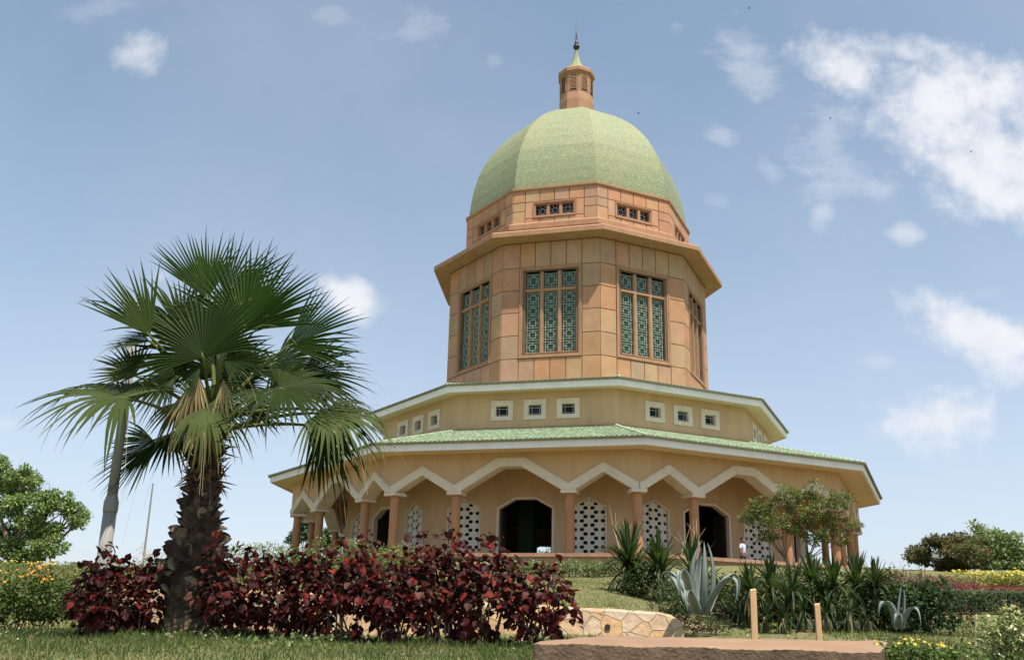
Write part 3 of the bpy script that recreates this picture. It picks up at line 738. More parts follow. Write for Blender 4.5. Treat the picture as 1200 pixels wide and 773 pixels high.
# upper ring
RU = 6.965
mbj = MB()
for k in FACES:
    f = frame(k, RU); h = f.h; e = .011
    wall_with_holes(mbj, f, -h, h, 23.4, 25.50, [(-1.10, 1.10, 23.93, 24.62)], -.4, 0)
    p = MB()
    cs = [-h-e, -1.68, -.84, 0, .84, 1.68, h+e]
    for a, b in zip(cs, cs[1:]): panel(p, f, a, b, 24.78, 25.52, light=1.08)
    for a, b in ((-h-e, -1.68), (1.68, h+e)): panel(p, f, a, b, 24.25, 24.78, light=1.08); panel(p, f, a, b, 23.46, 24.25, light=1.08)
    for a, b in ((-1.68, -1.21), (1.21, 1.68)): panel(p, f, a, b, 23.80, 24.78, light=1.08)
    for a, b in ((-1.68, -.84), (-.84, 0), (0, .84), (.84, 1.68)): panel(p, f, a, b, 23.46, 23.80, light=1.08)
    p.build('stone_cladding', STONE, temple)
    w = MB()
    for (o, t_, d1) in ((0, .07, .07), (.07, .08, .03)):
        a0, a1, b0, b1 = -1.22+o, 1.22-o, 23.80+o, 24.75-o
        fbox(w, f, a0, a1, b0, b0+t_, -.22, d1); fbox(w, f, a0, a1, b1-t_, b1, -.22, d1)
        fbox(w, f, a0, a0+t_, b0+t_, b1-t_, -.22, d1-.002); fbox(w, f, a1-t_, a1, b0+t_, b1-t_, -.22, d1-.002)
    for s in (-.36, .36): fbox(w, f, s-.085, s+.085, 23.94, 24.61, -.22, .01)
    win = w.build('clerestory_window', STONE2, temple)
    for s in (-.72, 0, .72):
        g = MB(); fbox(g, f, s-.30, s+.30, 23.95, 24.60, -.25, -.222); g.build('pane', BLUEGLASS, win)
        g = MB()
        zc = 24.275
        for i in range(8):
            t0, t1 = i*math.pi/4+.39, (i+1)*math.pi/4+.39
            for r_, q_ in ((.17, .145),):
                fpoly(g, f, [(s+r_*math.cos(t0), zc+r_*math.sin(t0)), (s+r_*math.cos(t1), zc+r_*math.sin(t1)), (s+q_*math.cos(t1), zc+q_*math.sin(t1)), (s+q_*math.cos(t0), zc+q_*math.sin(t0))], -.22, -.20)
            a, b = np.array([s+.17*math.cos(t0), zc+.17*math.sin(t0)]), np.array([s+.40*math.cos(t0), zc+.40*math.sin(t0)])
            b[0] = min(max(b[0], s-.27), s+.27); b[1] = min(max(b[1], 23.96), 24.59)
            dn = (b-a)/(np.linalg.norm(b-a)+1e-6); nn = np.array([-dn[1], dn[0]])*.011
            fpoly(g, f, [tuple(a-nn), tuple(b-nn), tuple(b+nn), tuple(a+nn)], -.22, -.198)
        g.build('lead_glazing', CAME, win)
mbj.build('ring_wall', JOINT, temple)
mb = MB(); ring(mb, [(6.9, 25.50), (7.03, 25.50), (7.08, 25.56), (7.08, 25.66), (6.98, 25.70), (6.7, 25.70), (6.5, 25.60)]); mb.build('ring_coping', STONE2, temple)

# dome
prof = [(6.86, 25.66), (6.84, 26.1), (6.76, 26.8), (6.62, 27.6), (6.38, 28.5), (6.02, 29.35), (5.6, 30.1), (5.1, 30.8), (4.5, 31.5), (3.85, 32.1), (3.1, 32.68), (2.3, 33.2), (1.6, 33.6), (.9, 33.9)]
PR = np.array(prof); tt = np.linspace(0, len(PR)-1, 60)
pr2 = [(float(np.interp(t, range(len(PR)), PR[:, 0])), float(np.interp(t, range(len(PR)), PR[:, 1]))) for t in tt]
mb = MB(); ring(mb, pr2, closed=False); dome = mb.build('dome', MOSAIC, temple)
# lantern
mb = MB()
ring(mb, [(1.16, 33.2), (1.16, 34.6), (1.10, 35.1), (1.10, 36.50), (1.0, 36.50)], closed=False); mb.build('lantern', STONE2, temple)
for k in FACES:
    f = frame(k, 1.10); w = MB()
    fbox(w, f, -.205, .205, 35.25, 36.38, -.05, .006); wv = w.build('louvre_window', DARKWOOD, temple)
    w = MB()
    for i in range(11):
        z = 35.31+i*.10; V = [f(-.2, z, .045), f(.2, z, .045), f(.2, z+.055, .008), f(-.2, z+.055, .008)]; V += [tuple(np.array(q)+np.array([0, 0, .02])) for q in V]
        w.box8([V[0], V[1], V[2], V[3], V[4], V[5], V[6], V[7]])
    fbox(w, f, -.24, -.20, 35.22, 36.42, 0, .05); fbox(w, f, .20, .24, 35.22, 36.42, 0, .05); w.build('louvre_slat', STONE2, wv)
mb = MB(); ring(mb, [(1.0, 36.46), (1.14, 36.48), (1.14, 36.56), (1.24, 36.62), (1.24, 36.86), (1.16, 36.95), (.72, 37.22), (.2, 37.24)], closed=False); mb.build('lantern_cornice', STONE2, temple)
mb = MB(); ring(mb, [(.70, 37.20), (.52, 37.45), (.36, 37.75), (.24, 38.1), (.15, 38.5), (.10, 38.85)], closed=False); mb.build('spire', MOSAIC, temple)
mb = MB(); mb.lathe((0, CYT), [(.02, 38.8)]+[(.20*math.sin(t)+.02, 39.08-.20*math.cos(t)) for t in np.linspace(.3, math.pi-.2, 9)]+[(.09, 39.30), (.13, 39.36), (.10, 39.42), (.07, 39.55), (.05, 39.9), (.012, 40.95)], 14); mb.build('finial', DARKMETAL, temple, smooth=True)

# ------------------------------------------------------------------ slab, stone wall, stakes, blocks, poles
def corner_box(name, pts_top, depth, mat_top, mat_face, label, cat):
    pass
sa = at(624, 751, 6.1); sb = at(1031, 761.5, 6.25); sc_ = at(1040, 750.5, 8.1); sd_ = at(702, 744, 8.1)
org = (sa[0], sa[1], 1.0)
slab = empty('cement_slab', org, 'low reddish cement slab with a dark stained front face at the garden edge', 'slab')
def slab_mesh(z_off, inset, depth, rough):
    nx_, ny_ = 70, 26; V = []; F = []
    for j in range(ny_+1):
        for i in range(nx_+1):
            u_, v_ = i/nx_, j/ny_; p = (sa*(1-u_)+sb*u_)*(1-v_)+(sd_*(1-u_)+sc_*u_)*v_
            e = min(i, nx_-i, j, ny_-j); x_, y_ = p[0], p[1]
            wn = math.sin(x_*9.1+y_*5.3)+.7*math.sin(x_*23.7+1.3)+.6*math.sin(y_*31+x_*7)
            dz = .0025*wn+z_off
            if e == 0: dz -= .010+.006*abs(math.sin(x_*41+y_*17))
            q = p+np.array([.006*math.sin(y_*37+x_*11), .007*math.sin(x_*29)+.004*math.sin(x_*73), dz]) if e == 0 else p+np.array([0, 0, dz])
            V.append(q)
    w_ = nx_+1
    for j in range(ny_):
        for i in range(nx_): a_ = j*w_+i; F.append((a_, a_+1, a_+w_+1, a_+w_))
    return V, F, nx_, ny_, w_
V, F, nx_, ny_, w_ = slab_mesh(0, 0, 0, 0)
mb = MB(); mb.add(V, F); mb.build('slab_top', SLABTOP, slab, smooth=True)
loop = [i for i in range(w_)]+[j*w_+nx_ for j in range(1, ny_+1)]+[ny_*w_+i for i in range(nx_-1, -1, -1)]+[j*w_ for j in range(ny_-1, 0, -1)]
mb = MB(); V2 = []; n2 = len(loop); lv = 7
for l_ in range(lv):
    for q_, i in enumerate(loop):
        p = np.array(V[i]); p[2] = p[2]-.0-(p[2]-.9)*l_/(lv-1)
        if l_: p[0] += .006*math.sin(q_*1.7+l_*2.1); p[1] += .012*math.sin(q_*.9+l_*1.3)+.006*math.sin(q_*2.9+l_*4)
        V2.append(p)
F2 = [(l_*n2+q_, (l_+1)*n2+q_, (l_+1)*n2+(q_+1) % n2, l_*n2+(q_+1) % n2) for l_ in range(lv-1) for q_ in range(n2)]
mb.add(V2, F2); mb.build('slab_base', SLABFACE, slab, smooth=True)

mb = MB(); n = 90; V = []; F = []; m_ = 5
for i in range(n+1):
    x = WX0+(WX1-WX0)*i/n; y = wall_y(x); zt = wall_top(x)+.006*math.sin(i*.5)+random.uniform(-.004, .005); zb = float(gz(x, y-.5))-.25
    if i > n-4: zt -= (i-(n-4))**2*.008
    wob = .008*math.sin(i*.7)+.006*math.sin(i*1.9)
    for (dy, z) in ((-.20, zb), (-.12+wob*.6, zb+(zt-zb)*.5), (-.05+wob, zt-.03), (.0, zt), (.66, zt+.005), (.74, zb)): V.append((x, y+dy, z))
for i in range(n):
    for j in range(5): a = i*6+j; F.append((a, a+6, a+7, a+1))
F.append((0, 1, 2, 3, 4, 5)); F.append(tuple(n*6+j for j in (5, 4, 3, 2, 1, 0)))
mb.add(V, F); wall = mb.build('stone_wall', FLAG, origin=(WX0, 11, 1.5)); tag(wall, 'low retaining wall of cream and orange flagstones below the lawn', 'wall')
mb = MB(); p = at(712, 734, wall_y(.4)-.12); mb.tube([p+np.array([0, .25, 0]), p+np.array([0, -.02, 0])], [.035, .035], 12); mb.build('drain_pipe', DARKMETAL, wall, origin=(WX0, 11, 1.5))

def stake(x0, y0, x1, y1, Y, w, label, name='wooden_stake', mat=None, cat='stake'):
    b = at(x0, y0, Y); t = at(x1, y1, Y); b[2] = min(b[2], float(gz(b[0], b[1])))-.08
    mb = MB(); d = (t-b)
    Q = []
    for p_, ww in ((b, w), (t, w*.95)):
        for dx, dy in ((-1, -.6), (1, -.6), (1, .6), (-1, .6)): Q.append(p_+np.array([dx*ww/2, dy*ww/2, 0]))
    Q[4][2] -= .012; Q[6][2] += .008
    mb.box8([tuple(q) for q in Q])
    o = mb.build(name, mat or WOOD, origin=tuple(b)); return tag(o, label, cat)
stake(884, 745, 882.5, 690, 8.35, .052, 'taller square wooden stake standing behind the cement slab')
stake(960.5, 747, 957.5, 707, 8.40, .045, 'shorter knotty wooden stake behind the cement slab')
stake(1141.5, 744, 1144, 720, 11.0, .022, 'thin pale stick upright in the soil before the clipped hedge', 'thin_stick', PALEBARK, 'stick')

def block(x, y, Y, w, h, d, rz, label):
    p = at(x, y, Y); mb = MB()
    b = .012
    mb.lathe((0, 0), [(.1, 0)], 3) if False else None
    hx, hy = w/2, d/2; cc, ss = math.cos(rz), math.sin(rz); V = []
    for z, i_ in ((-.1, 0), (h-b, 0), (h, b)):
        for dx, dy in ((-hx+i_, -hy+i_), (hx-i_, -hy+i_), (hx-i_, hy-i_), (-hx+i_, hy-i_)): V.append((p[0]+dx*cc-dy*ss, p[1]+dx*ss+dy*cc, p[2]+z))
    F = [(0, 3, 2, 1), (8, 9, 10, 11)]
    for r in (0, 4):
        for q in range(4): F.append((r+q, r+(q+1) % 4, r+4+(q+1) % 4, r+4+q))
    mb.add(V, F); o = mb.build('concrete_block', DRACEMENT, origin=tuple(p)); tag(o, label, 'block')
block(947, 738, 13.3, .26, .14, .14, .05, 'grey concrete block at the foot of the dragon trees, leftmost of three')
block(985, 739, 13.4, .16, .13, .14, -.1, 'smallest grey concrete block, between the two longer ones under the dragon trees')
block(1010, 739, 13.4, .24, .13, .14, .08, 'grey concrete block nearest the small agave, under the dragon trees')

# steel post
pb = at(113, 752, 8.4); pm = at(127.5, 610, 8.4)
bx, by = float(pm[0]), float(pm[1]); gp = float(gz(bx, by))
post = empty('steel_post', (bx, by, gp), 'grey galvanised steel post standing left of the palm, rising into its fronds', 'post')
def vert(py): return float(at(127.5, py, 8.4)[2])
mb = MB(); mb.tube([(bx, by, gp-.2), (bx, by, vert(600))], [.062, .060], 20); mb.build('lower_tube', GREY, post, smooth=True)
mb = MB(); mb.lathe((bx, by), [(.060, vert(601)), (.066, vert(598)), (.066, vert(588)), (.048, vert(580))], 20); mb.build('collar', GREY, post, smooth=True)
mb = MB(); mb.tube([(bx, by, vert(583)), (bx, by, vert(402))], [.047, .038], 16); mb.build('upper_tube', GREY, post, smooth=True)
mb = MB(); mb.lathe((bx, by), [(.042, vert(404)), (.044, vert(401)), (.036, vert(397)), (.01, vert(395))], 16); mb.build('cap', GREY, post, smooth=True)

p0 = at(168.5, 652, 40); p1 = at(168.5, 566, 40); g0 = float(gz(p0[0], 40))
mb = MB(); mb.tube([(p0[0], 40, g0-.2), (p0[0], 40, p1[2])], [.055, .035], 8); o = mb.build('thin_mast', GREY, origin=(p0[0], 40, g0)); tag(o, 'thin grey mast on the skyline between the steel post and the palm', 'mast')

# ------------------------------------------------------------------ fan palm
PYY = 8.75
trunk_b = at(221, 747, PYY); palm = empty('fan_palm', (trunk_b[0], trunk_b[1], float(gz(trunk_b[0], PYY))), 'fan palm with shaggy brown trunk and big green fans by the steel post', 'palm tree')
tbx, tby = at(231, 640, PYY)[:2]
zof = lambda py: at(235, py, PYY)[2]
zb = float(gz(tbx, tby))-.15
mb = MB()
ringp = [(zb, .235), (zof(745), .235), (zof(728), .222), (zof(712), .220), (zof(701), .232), (zof(698), .245), (zof(690), .245), (zof(670), .235), (zof(640), .20), (zof(610), .165), (zof(580), .135), (zof(550), .115), (zof(515), .095), (zof(490), .07)]
zz = np.linspace(ringp[0][0], ringp[-1][0], 60); rr = np.interp(zz, [a[0] for a in ringp], [a[1] for a in ringp])
V = []; F = []; n = 28; cols = []
for i, (z, r) in enumerate(zip(zz, rr)):
    for k in range(n):
        t = 2*math.pi*k/n; q = r*(1+.05*math.sin(k*2.3+i*1.7)+random.uniform(-.03, .03)); V.append((tbx+q*math.cos(t), tby+q*math.sin(t), z))
for i in range(59):
    for k in range(n):
        F.append((i*n+k, i*n+(k+1) % n, (i+1)*n+(k+1) % n, (i+1)*n+k))
        c = (.10, .075, .04) if zz[i] < zof(728) else ((.045, .035, .02) if zz[i] < zof(701) else (.06, .038, .024))
        j = random.uniform(.7, 1.3); cols.append(tuple(q*j for q in c))
mb.addc(V, F, cols)
# old leaf bases ("boots")
Vb = [(-.5, 0, .02), (.5, 0, .02), (-.42, .45, .16), (.42, .45, .16), (-.22, .85, .36), (.26, .80, .40), (0, 1.05, .52), (-.5, 0, -.04), (.5, 0, -.04), (-.3, .5, .10), (.3, .5, .10)]
Fb = [(0, 1, 3, 2), (2, 3, 5, 4), (4, 5, 6), (8, 7, 9, 10), (9, 4, 6, 5, 10), (0, 2, 9, 7), (1, 8, 10, 3), (2, 4, 9), (3, 10, 5)]
P = []; A = []; Nn = []; S = []; C_ = []
z = zof(695); a = 0; top = zof(505)
while z < top:
    r = float(np.interp(z, [q[0] for q in ringp], [q[1] for q in ringp]))
    for q in range(2):
        th = a+q*math.pi; out = np.array([math.cos(th), math.sin(th), 0])
        P.append(np.array([tbx, tby, z])+out*(r-.012)+np.array([0, 0, random.uniform(-.02, .02)]))
        tilt = random.uniform(.3, 1.5); side = np.array([-math.sin(th), math.cos(th), 0])*random.uniform(-1.1, 1.1)
        A.append(np.array([0, 0, 1.])*(1-tilt*.5)+out*tilt*.55+side); Nn.append(out); s_ = random.uniform(.7, 1.25)*(r/.22)**.7
        S.append((.12*s_*random.uniform(.7, 1.3), .12*s_*random.uniform(.7, 1.2), .12*s_)); j = random.uniform(.4, 1.5)
        C_.append(tuple(np.array(random.choice([(.11, .078, .05), (.19, .15, .105), (.07, .045, .032), (.045, .025, .02), (.13, .09, .06)]))*j))
    a += 2.399; z += .0105
scatter(mb, Vb, Fb, P, np.array(A), np.array(Nn), np.array(S), C_)
# fibres under the crown
P = []; A = []; S = []; C_ = []
for i in range(260):
    th = random.uniform(0, 6.28); out = np.array([math.cos(th), math.sin(th), 0]); z_ = random.uniform(zof(570), zof(480))
    P.append(np.array([tbx, tby, z_])+out*.13); A.append(out*random.uniform(.1, .6)+np.array([0, 0, random.uniform(-.9, .7)])); S.append((.02, random.uniform(.08, .22), .05))
    C_.append(tuple(np.array((.12, .065, .035))*random.uniform(.5, 1.6)))
scatter(mb, BL_V, BL_F, P, np.array(A), np.array([[0, -1, .01]]*260)+sph(260)*.3, np.array(S), C_)
mb.build('trunk', HUSK, palm)

CROWN = at(250, 497, PYY)
def frond(hx, hy, hY, tx, ty, tY, nhint, half, droop, N=34, colr=(.035, .085, .018), pale=0., fuse=.56, dry=False, roll=0, cup=.18):
    H = at(hx, hy, hY); Tp = at(tx, ty, tY); ax = Tp-H; Lf = np.linalg.norm(ax); ax /= Lf
    nh = np.array(nhint, float); nrm = nh-ax*(nh@ax); nrm /= np.linalg.norm(nrm); side = np.cross(ax, nrm)
    mb = MB(); cols = []; stations = [0, .16, .32, .48, .6, .72, .84, .93, 1.0]
    half = math.radians(half); dth = 2*half/(N-1)
    for i in range(N):
        th = -half+i*dth; q = abs(th)/half
        ln = Lf*(1-.30*(abs(th)/math.pi)**1.5)*random.uniform(.86, 1.07)*(1.0 if th*th > .02 else 1.02)
        d = ax*math.cos(th)+side*math.sin(th)+nrm*cup*(1-math.cos(th)*.3)*q*.9
        d /= np.linalg.norm(d)
        p = np.cross(d, nrm); p /= np.linalg.norm(p); nl = np.cross(p, d)
        drp = droop*random.uniform(.7, 1.4); bend = random.uniform(-.10, .10); fz = fuse*random.uniform(.85, 1.1)
        if random.random() < .14: drp += random.uniform(.1, .35); bend *= 2.2
        V = []
        for t in stations:
            r = ln*t
            w = r*math.tan(dth/2)*1.04 if t <= fz else max(.0008, (ln*fz*math.tan(dth/2))*(1-((t-fz)/(1-fz))**1.25)*.92)
            w = min(w, .045)
            c = H+d*r+p*bend*Lf*max(0, t-fz)**2*1.6
            c = c+np.array([0, 0, -1.])*drp*Lf*(max(0, t-.30)**2)*1.5
            if drp > .5:   # strongly hanging tips fold inwards a little
                c = c-d*Lf*(max(0, t-.45)**2)*drp*.65
            up_ = nl*w*.55
            V += [c-p*w+up_, c, c+p*w+up_]
        F = []
        for j in range(len(stations)-1):
            b = j*3; F += [(b, b+1, b+4, b+3), (b+1, b+2, b+5, b+4)]
        base = np.array(colr)*random.uniform(.8, 1.2)
        if pale > 0:
            base = base*(1-pale)+np.array((.17, .18, .07))*pale*random.uniform(.7, 1.2)
        if dry: base = np.array(random.choice([(.32, .24, .12), (.26, .19, .09), (.22, .22, .10)]))*random.uniform(.8, 1.1)
        cs = []
        for j in range(len(stations)-1):
            t = stations[j+1]; cc = base*(1.0 if t < .9 else 1.0)
            if t > .95 and random.random() < .5: cc = np.array((.22, .17, .09))
            cs += [tuple(cc*1.06), tuple(cc*.94)]
        mb.addc(V, F, cs)
    # stray threads
    for i in range(2):
        th = random.uniform(-half, half); d = ax*math.cos(th)+side*math.sin(th); p0_ = H+d*Lf*.6
        pts = [p0_+d*Lf*.12*k_+np.array([0, 0, -.02*k_*k_*Lf]) for k_ in range(6)]; mb.tube(pts, .0013, 3, (.35, .30, .18), cap=False)
    fr = mb.build('frond', PALM, palm, smooth=False)
    # petiole with a gentle arch
    s_ = CROWN+np.array([random.uniform(-.05, .05), random.uniform(-.04, .04), random.uniform(-.12, .06)]); mid = (s_+H)/2+np.array([0, 0, .10*np.linalg.norm(H-s_)])
    pts = [s_*(1-t)**2+2*mid*t*(1-t)+H*t*t for t in np.linspace(0, 1, 8)]; pts.append(H+ax*Lf*.07)
    pm_ = MB(); pm_.tube(pts, list(np.linspace(.026, .011, 8))+[.004], 7, (.12, .14, .04) if not dry else (.28, .19, .09)); pm_.build('petiole', PALM, fr, smooth=True)

G1, G2, G3 = (.022, .049, .007), (.015, .032, .005), (.034, .057, .014)
FR = [
 # hub, tip, facing, half spread, droop
 (243, 350, 9.1, 226, 268, 9.15, (.3, -1, .1), 42, .03, 26, G1, 0),
 (286, 388, 8.75, 308, 280, 8.8, (-.1, -1, .05), 84, .06, 44, G1, 0),
 (262, 352, 9.25, 330, 285, 9.3, (-.1, -1, .2), 50, .05, 26, G2, 0),
 (238, 419, 8.25, 216, 328, 8.35, (.1, -1, .35), 96, .12, 40, G2, 0),
 (236, 426, 8.3, 196, 452, 8.25, (.1, -.9, .5), 58, .30, 20, G2, 0),
 (262, 420, 8.3, 318, 420, 8.3, (.1, -.9, .5), 60, .22, 24, G2, 0),
 (246, 452, 8.7, 262, 505, 8.6, (.1, -1, .3), 80, .35, 28, G2, .1),
 (272, 455, 8.9, 300, 420, 9.1, (0, -1, .3), 90, .2, 30, G2, 0),
 (176, 394, 8.05, 126, 316, 8.0, (.3, -1, .3), 34, .03, 20, G1, .1),
 (176, 400, 8.1, 120, 402, 8.0, (.1, -.6, .9), 60, .10, 24, G2, 0),
 (146, 466, 7.95, 36, 440, 7.9, (-.2, -.55, 1), 128, .42, 44, G3, .10),
 (158, 440, 8.1, 124, 406, 8.1, (0, -1, .4), 70, .10, 20, G3, .35),
 (183, 519, 8.55, 108, 560, 8.5, (-.2, -.9, .6), 72, .12, 30, G2, 0),
 (200, 507, 8.7, 232, 548, 8.6, (.3, -.8, .6), 78, .20, 24, G2, 0),
 (238, 478, 8.25, 300, 510, 8.15, (.2, -.8, .8), 84, .55, 32, G3, .22),
 (328, 455, 8.5, 424, 472, 8.45, (.2, -.65, .8), 128, .26, 46, G2, .05),
 (338, 405, 8.95, 428, 372, 9.0, (0, -1, .2), 50, .06, 26, G1, 0),
 (322, 425, 9.2, 402, 440, 9.3, (.2, -.9, .5), 84, .20, 34, G2, 0),
 (382, 484, 8.5, 474, 500, 8.4, (.2, -.6, .9), 92, .50, 36, G3, .2),
 (372, 480, 8.7, 436, 540, 8.7, (.2, -.8, .6), 60, .45, 24, G2, .1),
 (350, 440, 8.9, 440, 438, 9.0, (.1, -.9, .5), 60, .2, 28, G2, 0),
 (376, 500, 8.8, 398, 570, 8.8, (.3, -1, .2), 34, .30, 14, G2, 0),
 (205, 440, 8.9, 150, 470, 8.95, (-.1, -.9, .5), 86, .30, 30, G2, .1),
 (262, 440, 9.1, 268, 375, 9.3, (0, -1, .3), 100, .15, 34, G2, 0),
 (214, 395, 9.1, 176, 322, 9.2, (.2, -1, .3), 52, .06, 24, G3, .1),
 (290, 480, 9.1, 350, 470, 9.3, (0, -.8, .6), 84, .25, 30, G2, 0),
 (214, 470, 8.5, 200, 520, 8.4, (.1, -1, .3), 60, .50, 16, G3, .5),
 (250, 400, 9.5, 240, 330, 9.9, (0, -1, .3), 70, .10, 30, G2, 0),
 (300, 440, 9.6, 350, 410, 10.0, (0, -1, .4), 70, .15, 30, G2, 0),
 (205, 450, 9.5, 160, 430, 10.0, (0, -1, .5), 70, .2, 30, G2, 0),
]
for a in FR: frond(a[0], a[1], a[2], a[3], a[4], a[5], a[6], a[7], a[8], a[9], a[10], a[11])
frond(240, 480, 8.4, 238, 545, 8.35, (.1, -1, .2), 22, .15, 8, dry=True)
frond(222, 455, 8.35, 214, 500, 8.3, (.1, -1, .2), 30, .3, 8, dry=True)
frond(232, 440, 8.3, 226, 492, 8.25, (.1, -1, .2), 26, .3, 8, dry=True)
frond(262, 446, 8.3, 266, 488, 8.25, (.1, -1, .2), 20, .3, 7, dry=True)

# ------------------------------------------------------------------ shrubs, hedges, flowers
def blob_pts(n, c, r, shell=.55, flat=0.):
    """points in an uneven ellipsoid, denser towards the outside"""
    v = sph(n); rad = (shell+(1-shell)*rng.random(n)**.6)
    lump = 1+.16*np.sin(v[:, 0]*5+c[0]*3)+.13*np.sin(v[:, 2]*6+c[1])+.1*np.sin(v[:, 1]*7+c[0])
    return np.asarray(c)+v*np.asarray(r)*(rad*lump)[:, None], v

def shrub(name, base, w, d, h, n, size, cols, weights=None, label='', cat='shrub', group=None, tmpl=(OV_V, OV_F), mat=None, droop=.3, flowers=None, stem_c=(.10, .07, .05), lift=.10, nstem=7, clumps=5, up=.5, fmat=None, stems_mat=None, gaps=0):
    """leafy shrub: several clumps of leaves on branching stems"""
    bx, by = base[0], base[1]; bz = float(gz(bx, by)) if len(base) < 3 else base[2]
    root = empty(name, (bx, by, bz), label, cat, group)
    P = []; Vv = []
    for i in range(clumps):
        if clumps > 1:
            cx_ = bx+(i/(clumps-1)-.5)*w*.62+random.uniform(-.05, .05)*w; cy_ = by+random.uniform(-.22, .22)*d; hh = h*random.uniform(.72, 1.03)
        else: cx_, cy_, hh = bx, by, h
        r = (w/(clumps**.6+.6)*.78 if clumps > 1 else w/2, d*.42, hh*(1-lift)/2)
        p, v = blob_pts(n//clumps, (cx_, cy_, bz+hh*(lift+(1-lift)/2)), r); P.append(p); Vv.append(v)
    P = np.concatenate(P); v = np.concatenate(Vv); m = len(P)
    P[:, 2] = np.maximum(P[:, 2], bz+.02)
    if gaps:
        q = (np.sin(P[:, 0]*9.3+P[:, 2]*5)+np.sin(P[:, 2]*13+P[:, 0]*4.1+1)+np.sin(P[:, 0]*21+P[:, 2]*17))/3
        low = 1-np.clip((P[:, 2]-bz)/(h*.62), 0, 1)
        keep = rng.random(len(P)) > np.clip(q*1.4+.25, 0, 1)*gaps*(.3+1.9*low)
        P = P[keep]; v = v[keep]; m = len(P)
    A = v*np.array([1, 1, .3])+rng.normal(size=(m, 3))*.45+np.array([0, 0, up-droop*1.6])
    Nn = v*.6+np.array([0, 0, .8])+rng.normal(size=(m, 3))*.35
    S = size*rng.uniform(.45, 1.3, m)
    mb = MB(); scatter(mb, tmpl[0], tmpl[1], P, A, Nn, S, pick(cols, m, w=weights)); mb.build('foliage', mat or LEAF, root)
    if nstem:
        sm = MB()
        for i in range(nstem):
            t = P[rng.integers(m)]; s0 = np.array([bx+random.uniform(-.3, .3)*w*.7, by+random.uniform(-.2, .2)*d, bz-.05]); mid = (s0+t)/2+np.array([0, 0, .15*h])+rng.normal(size=3)*.04*h
            pts = [s0*(1-q)**2+2*mid*q*(1-q)+t*q*q for q in np.linspace(0, 1, 6)]
            sm.tube(pts, np.linspace(.012, .004, 6)*max(.6, h), 5, stem_c)
            for j in range(2):
                t2 = t+rng.normal(size=3)*.12*h; sm.tube([pts[3], (pts[3]+t2)/2+np.array([0, 0, .03]), t2], [.006*h, .004*h, .002*h], 4, stem_c)
        sm.build('stems', stems_mat or BARK, root)
    if flowers:
        fc, fn, fs = flowers
        idx = np.argsort(-(v[:, 2]*1.0+rng.random(m)*1.1-.35*v[:, 1]))[:fn*2]; idx = rng.choice(idx, min(fn, len(idx)), replace=False)
        fp = P[idx]+v[idx]*size*.5+np.array([0, 0, size*.5]); k = len(fp)
        AA = np.cross(v[idx]+np.array([0, -.3, .7]), rng.normal(size=(k, 3))); NN = v[idx]+np.array([0, -.4, .7])+rng.normal(size=(k, 3))*.2
        fm = MB(); scatter(fm, FL_V, FL_F, fp, AA, NN, fs*rng.uniform(.7, 1.2, k), pick(fc, k, .12)); fm.build('blossom', fmat or FLOWER, root)
    return root

# copperleaf hedge in the foreground
MAR = [(.036, .010, .011), (.062, .013, .013), (.11, .016, .014), (.17, .022, .018), (.075, .032, .024), (.022, .009, .009), (.10, .045, .036)]
MW = [.25, .22, .14, .07, .12, .12, .08]
hedge = [ # px centre, px half width, top y, base y, Y, leaves
 (107, 25, 652, 751, 8.2, 380, 'dark red copperleaf shrub left of the steel post, end of the row'),
 (152, 38, 652, 748, 8.7, 520, 'dark red copperleaf shrub between the steel post and the palm trunk'),
 (277, 38, 643, 750, 8.5, 520, 'dark red copperleaf shrub directly right of the palm trunk'),
 (338, 38, 640, 752, 8.5, 520, 'dark red copperleaf shrub in the row, second from the palm on its right side'),
 (398, 38, 638, 752, 8.5, 540, 'dark red copperleaf shrub in the row, below the cream-flowered hedge edge'),
 (458, 40, 637, 753, 8.45, 580, 'dark red copperleaf shrub in the row in front of the pointed lattice window'),
 (512, 40, 627, 753, 8.45, 620, 'tallest copperleaf shrub of the row, red-topped'),
 (566, 34, 634, 754, 8.4, 420, 'copperleaf shrub left of the low loose one at the end of the row'),
 (630, 38, 662, 757, 8.3, 420, 'low loose copperleaf shrub at the right end of the row beside the slab'),
]
for (px, hw, ty, by_, Yd, nl, lab) in hedge:
    b = at(px, by_, Yd); k = Yd/FPX; t = at(px, ty, Yd); bz = float(gz(b[0], b[1])); h_ = t[2]-bz
    shrub('copperleaf_shrub', (b[0], b[1]), hw*2.3*k, .70, h_*1.05, int(nl*2.0), .070, MAR, MW, lab, 'shrub', 'copperleaf shrubs in the foreground row', tmpl=(BR_V, OV_F), mat=MAROON, droop=.55, lift=.04, nstem=12, clumps=6, up=.35, gaps=.72)

def px_shrub(name, px, base_y, Yd, hw, top_y, n, size, cols, label, **kw):
    b = at(px, base_y, Yd); bz = kw.pop('zb', float(gz(b[0], b[1]))); t = at(px, top_y, Yd); k = Yd/FPX
    dd = kw.pop('d', hw*2*k*.8)
    return shrub(name, (b[0], b[1], bz), hw*2*k, dd, max(.15, t[2]-bz), n, size, cols, label=label, **kw)

GR_D = [(.024, .048, .013), (.036, .065, .018), (.016, .034, .010), (.05, .08, .024)]
GR_L = [(.10, .15, .04), (.14, .19, .055), (.08, .12, .03), (.18, .21, .08)]
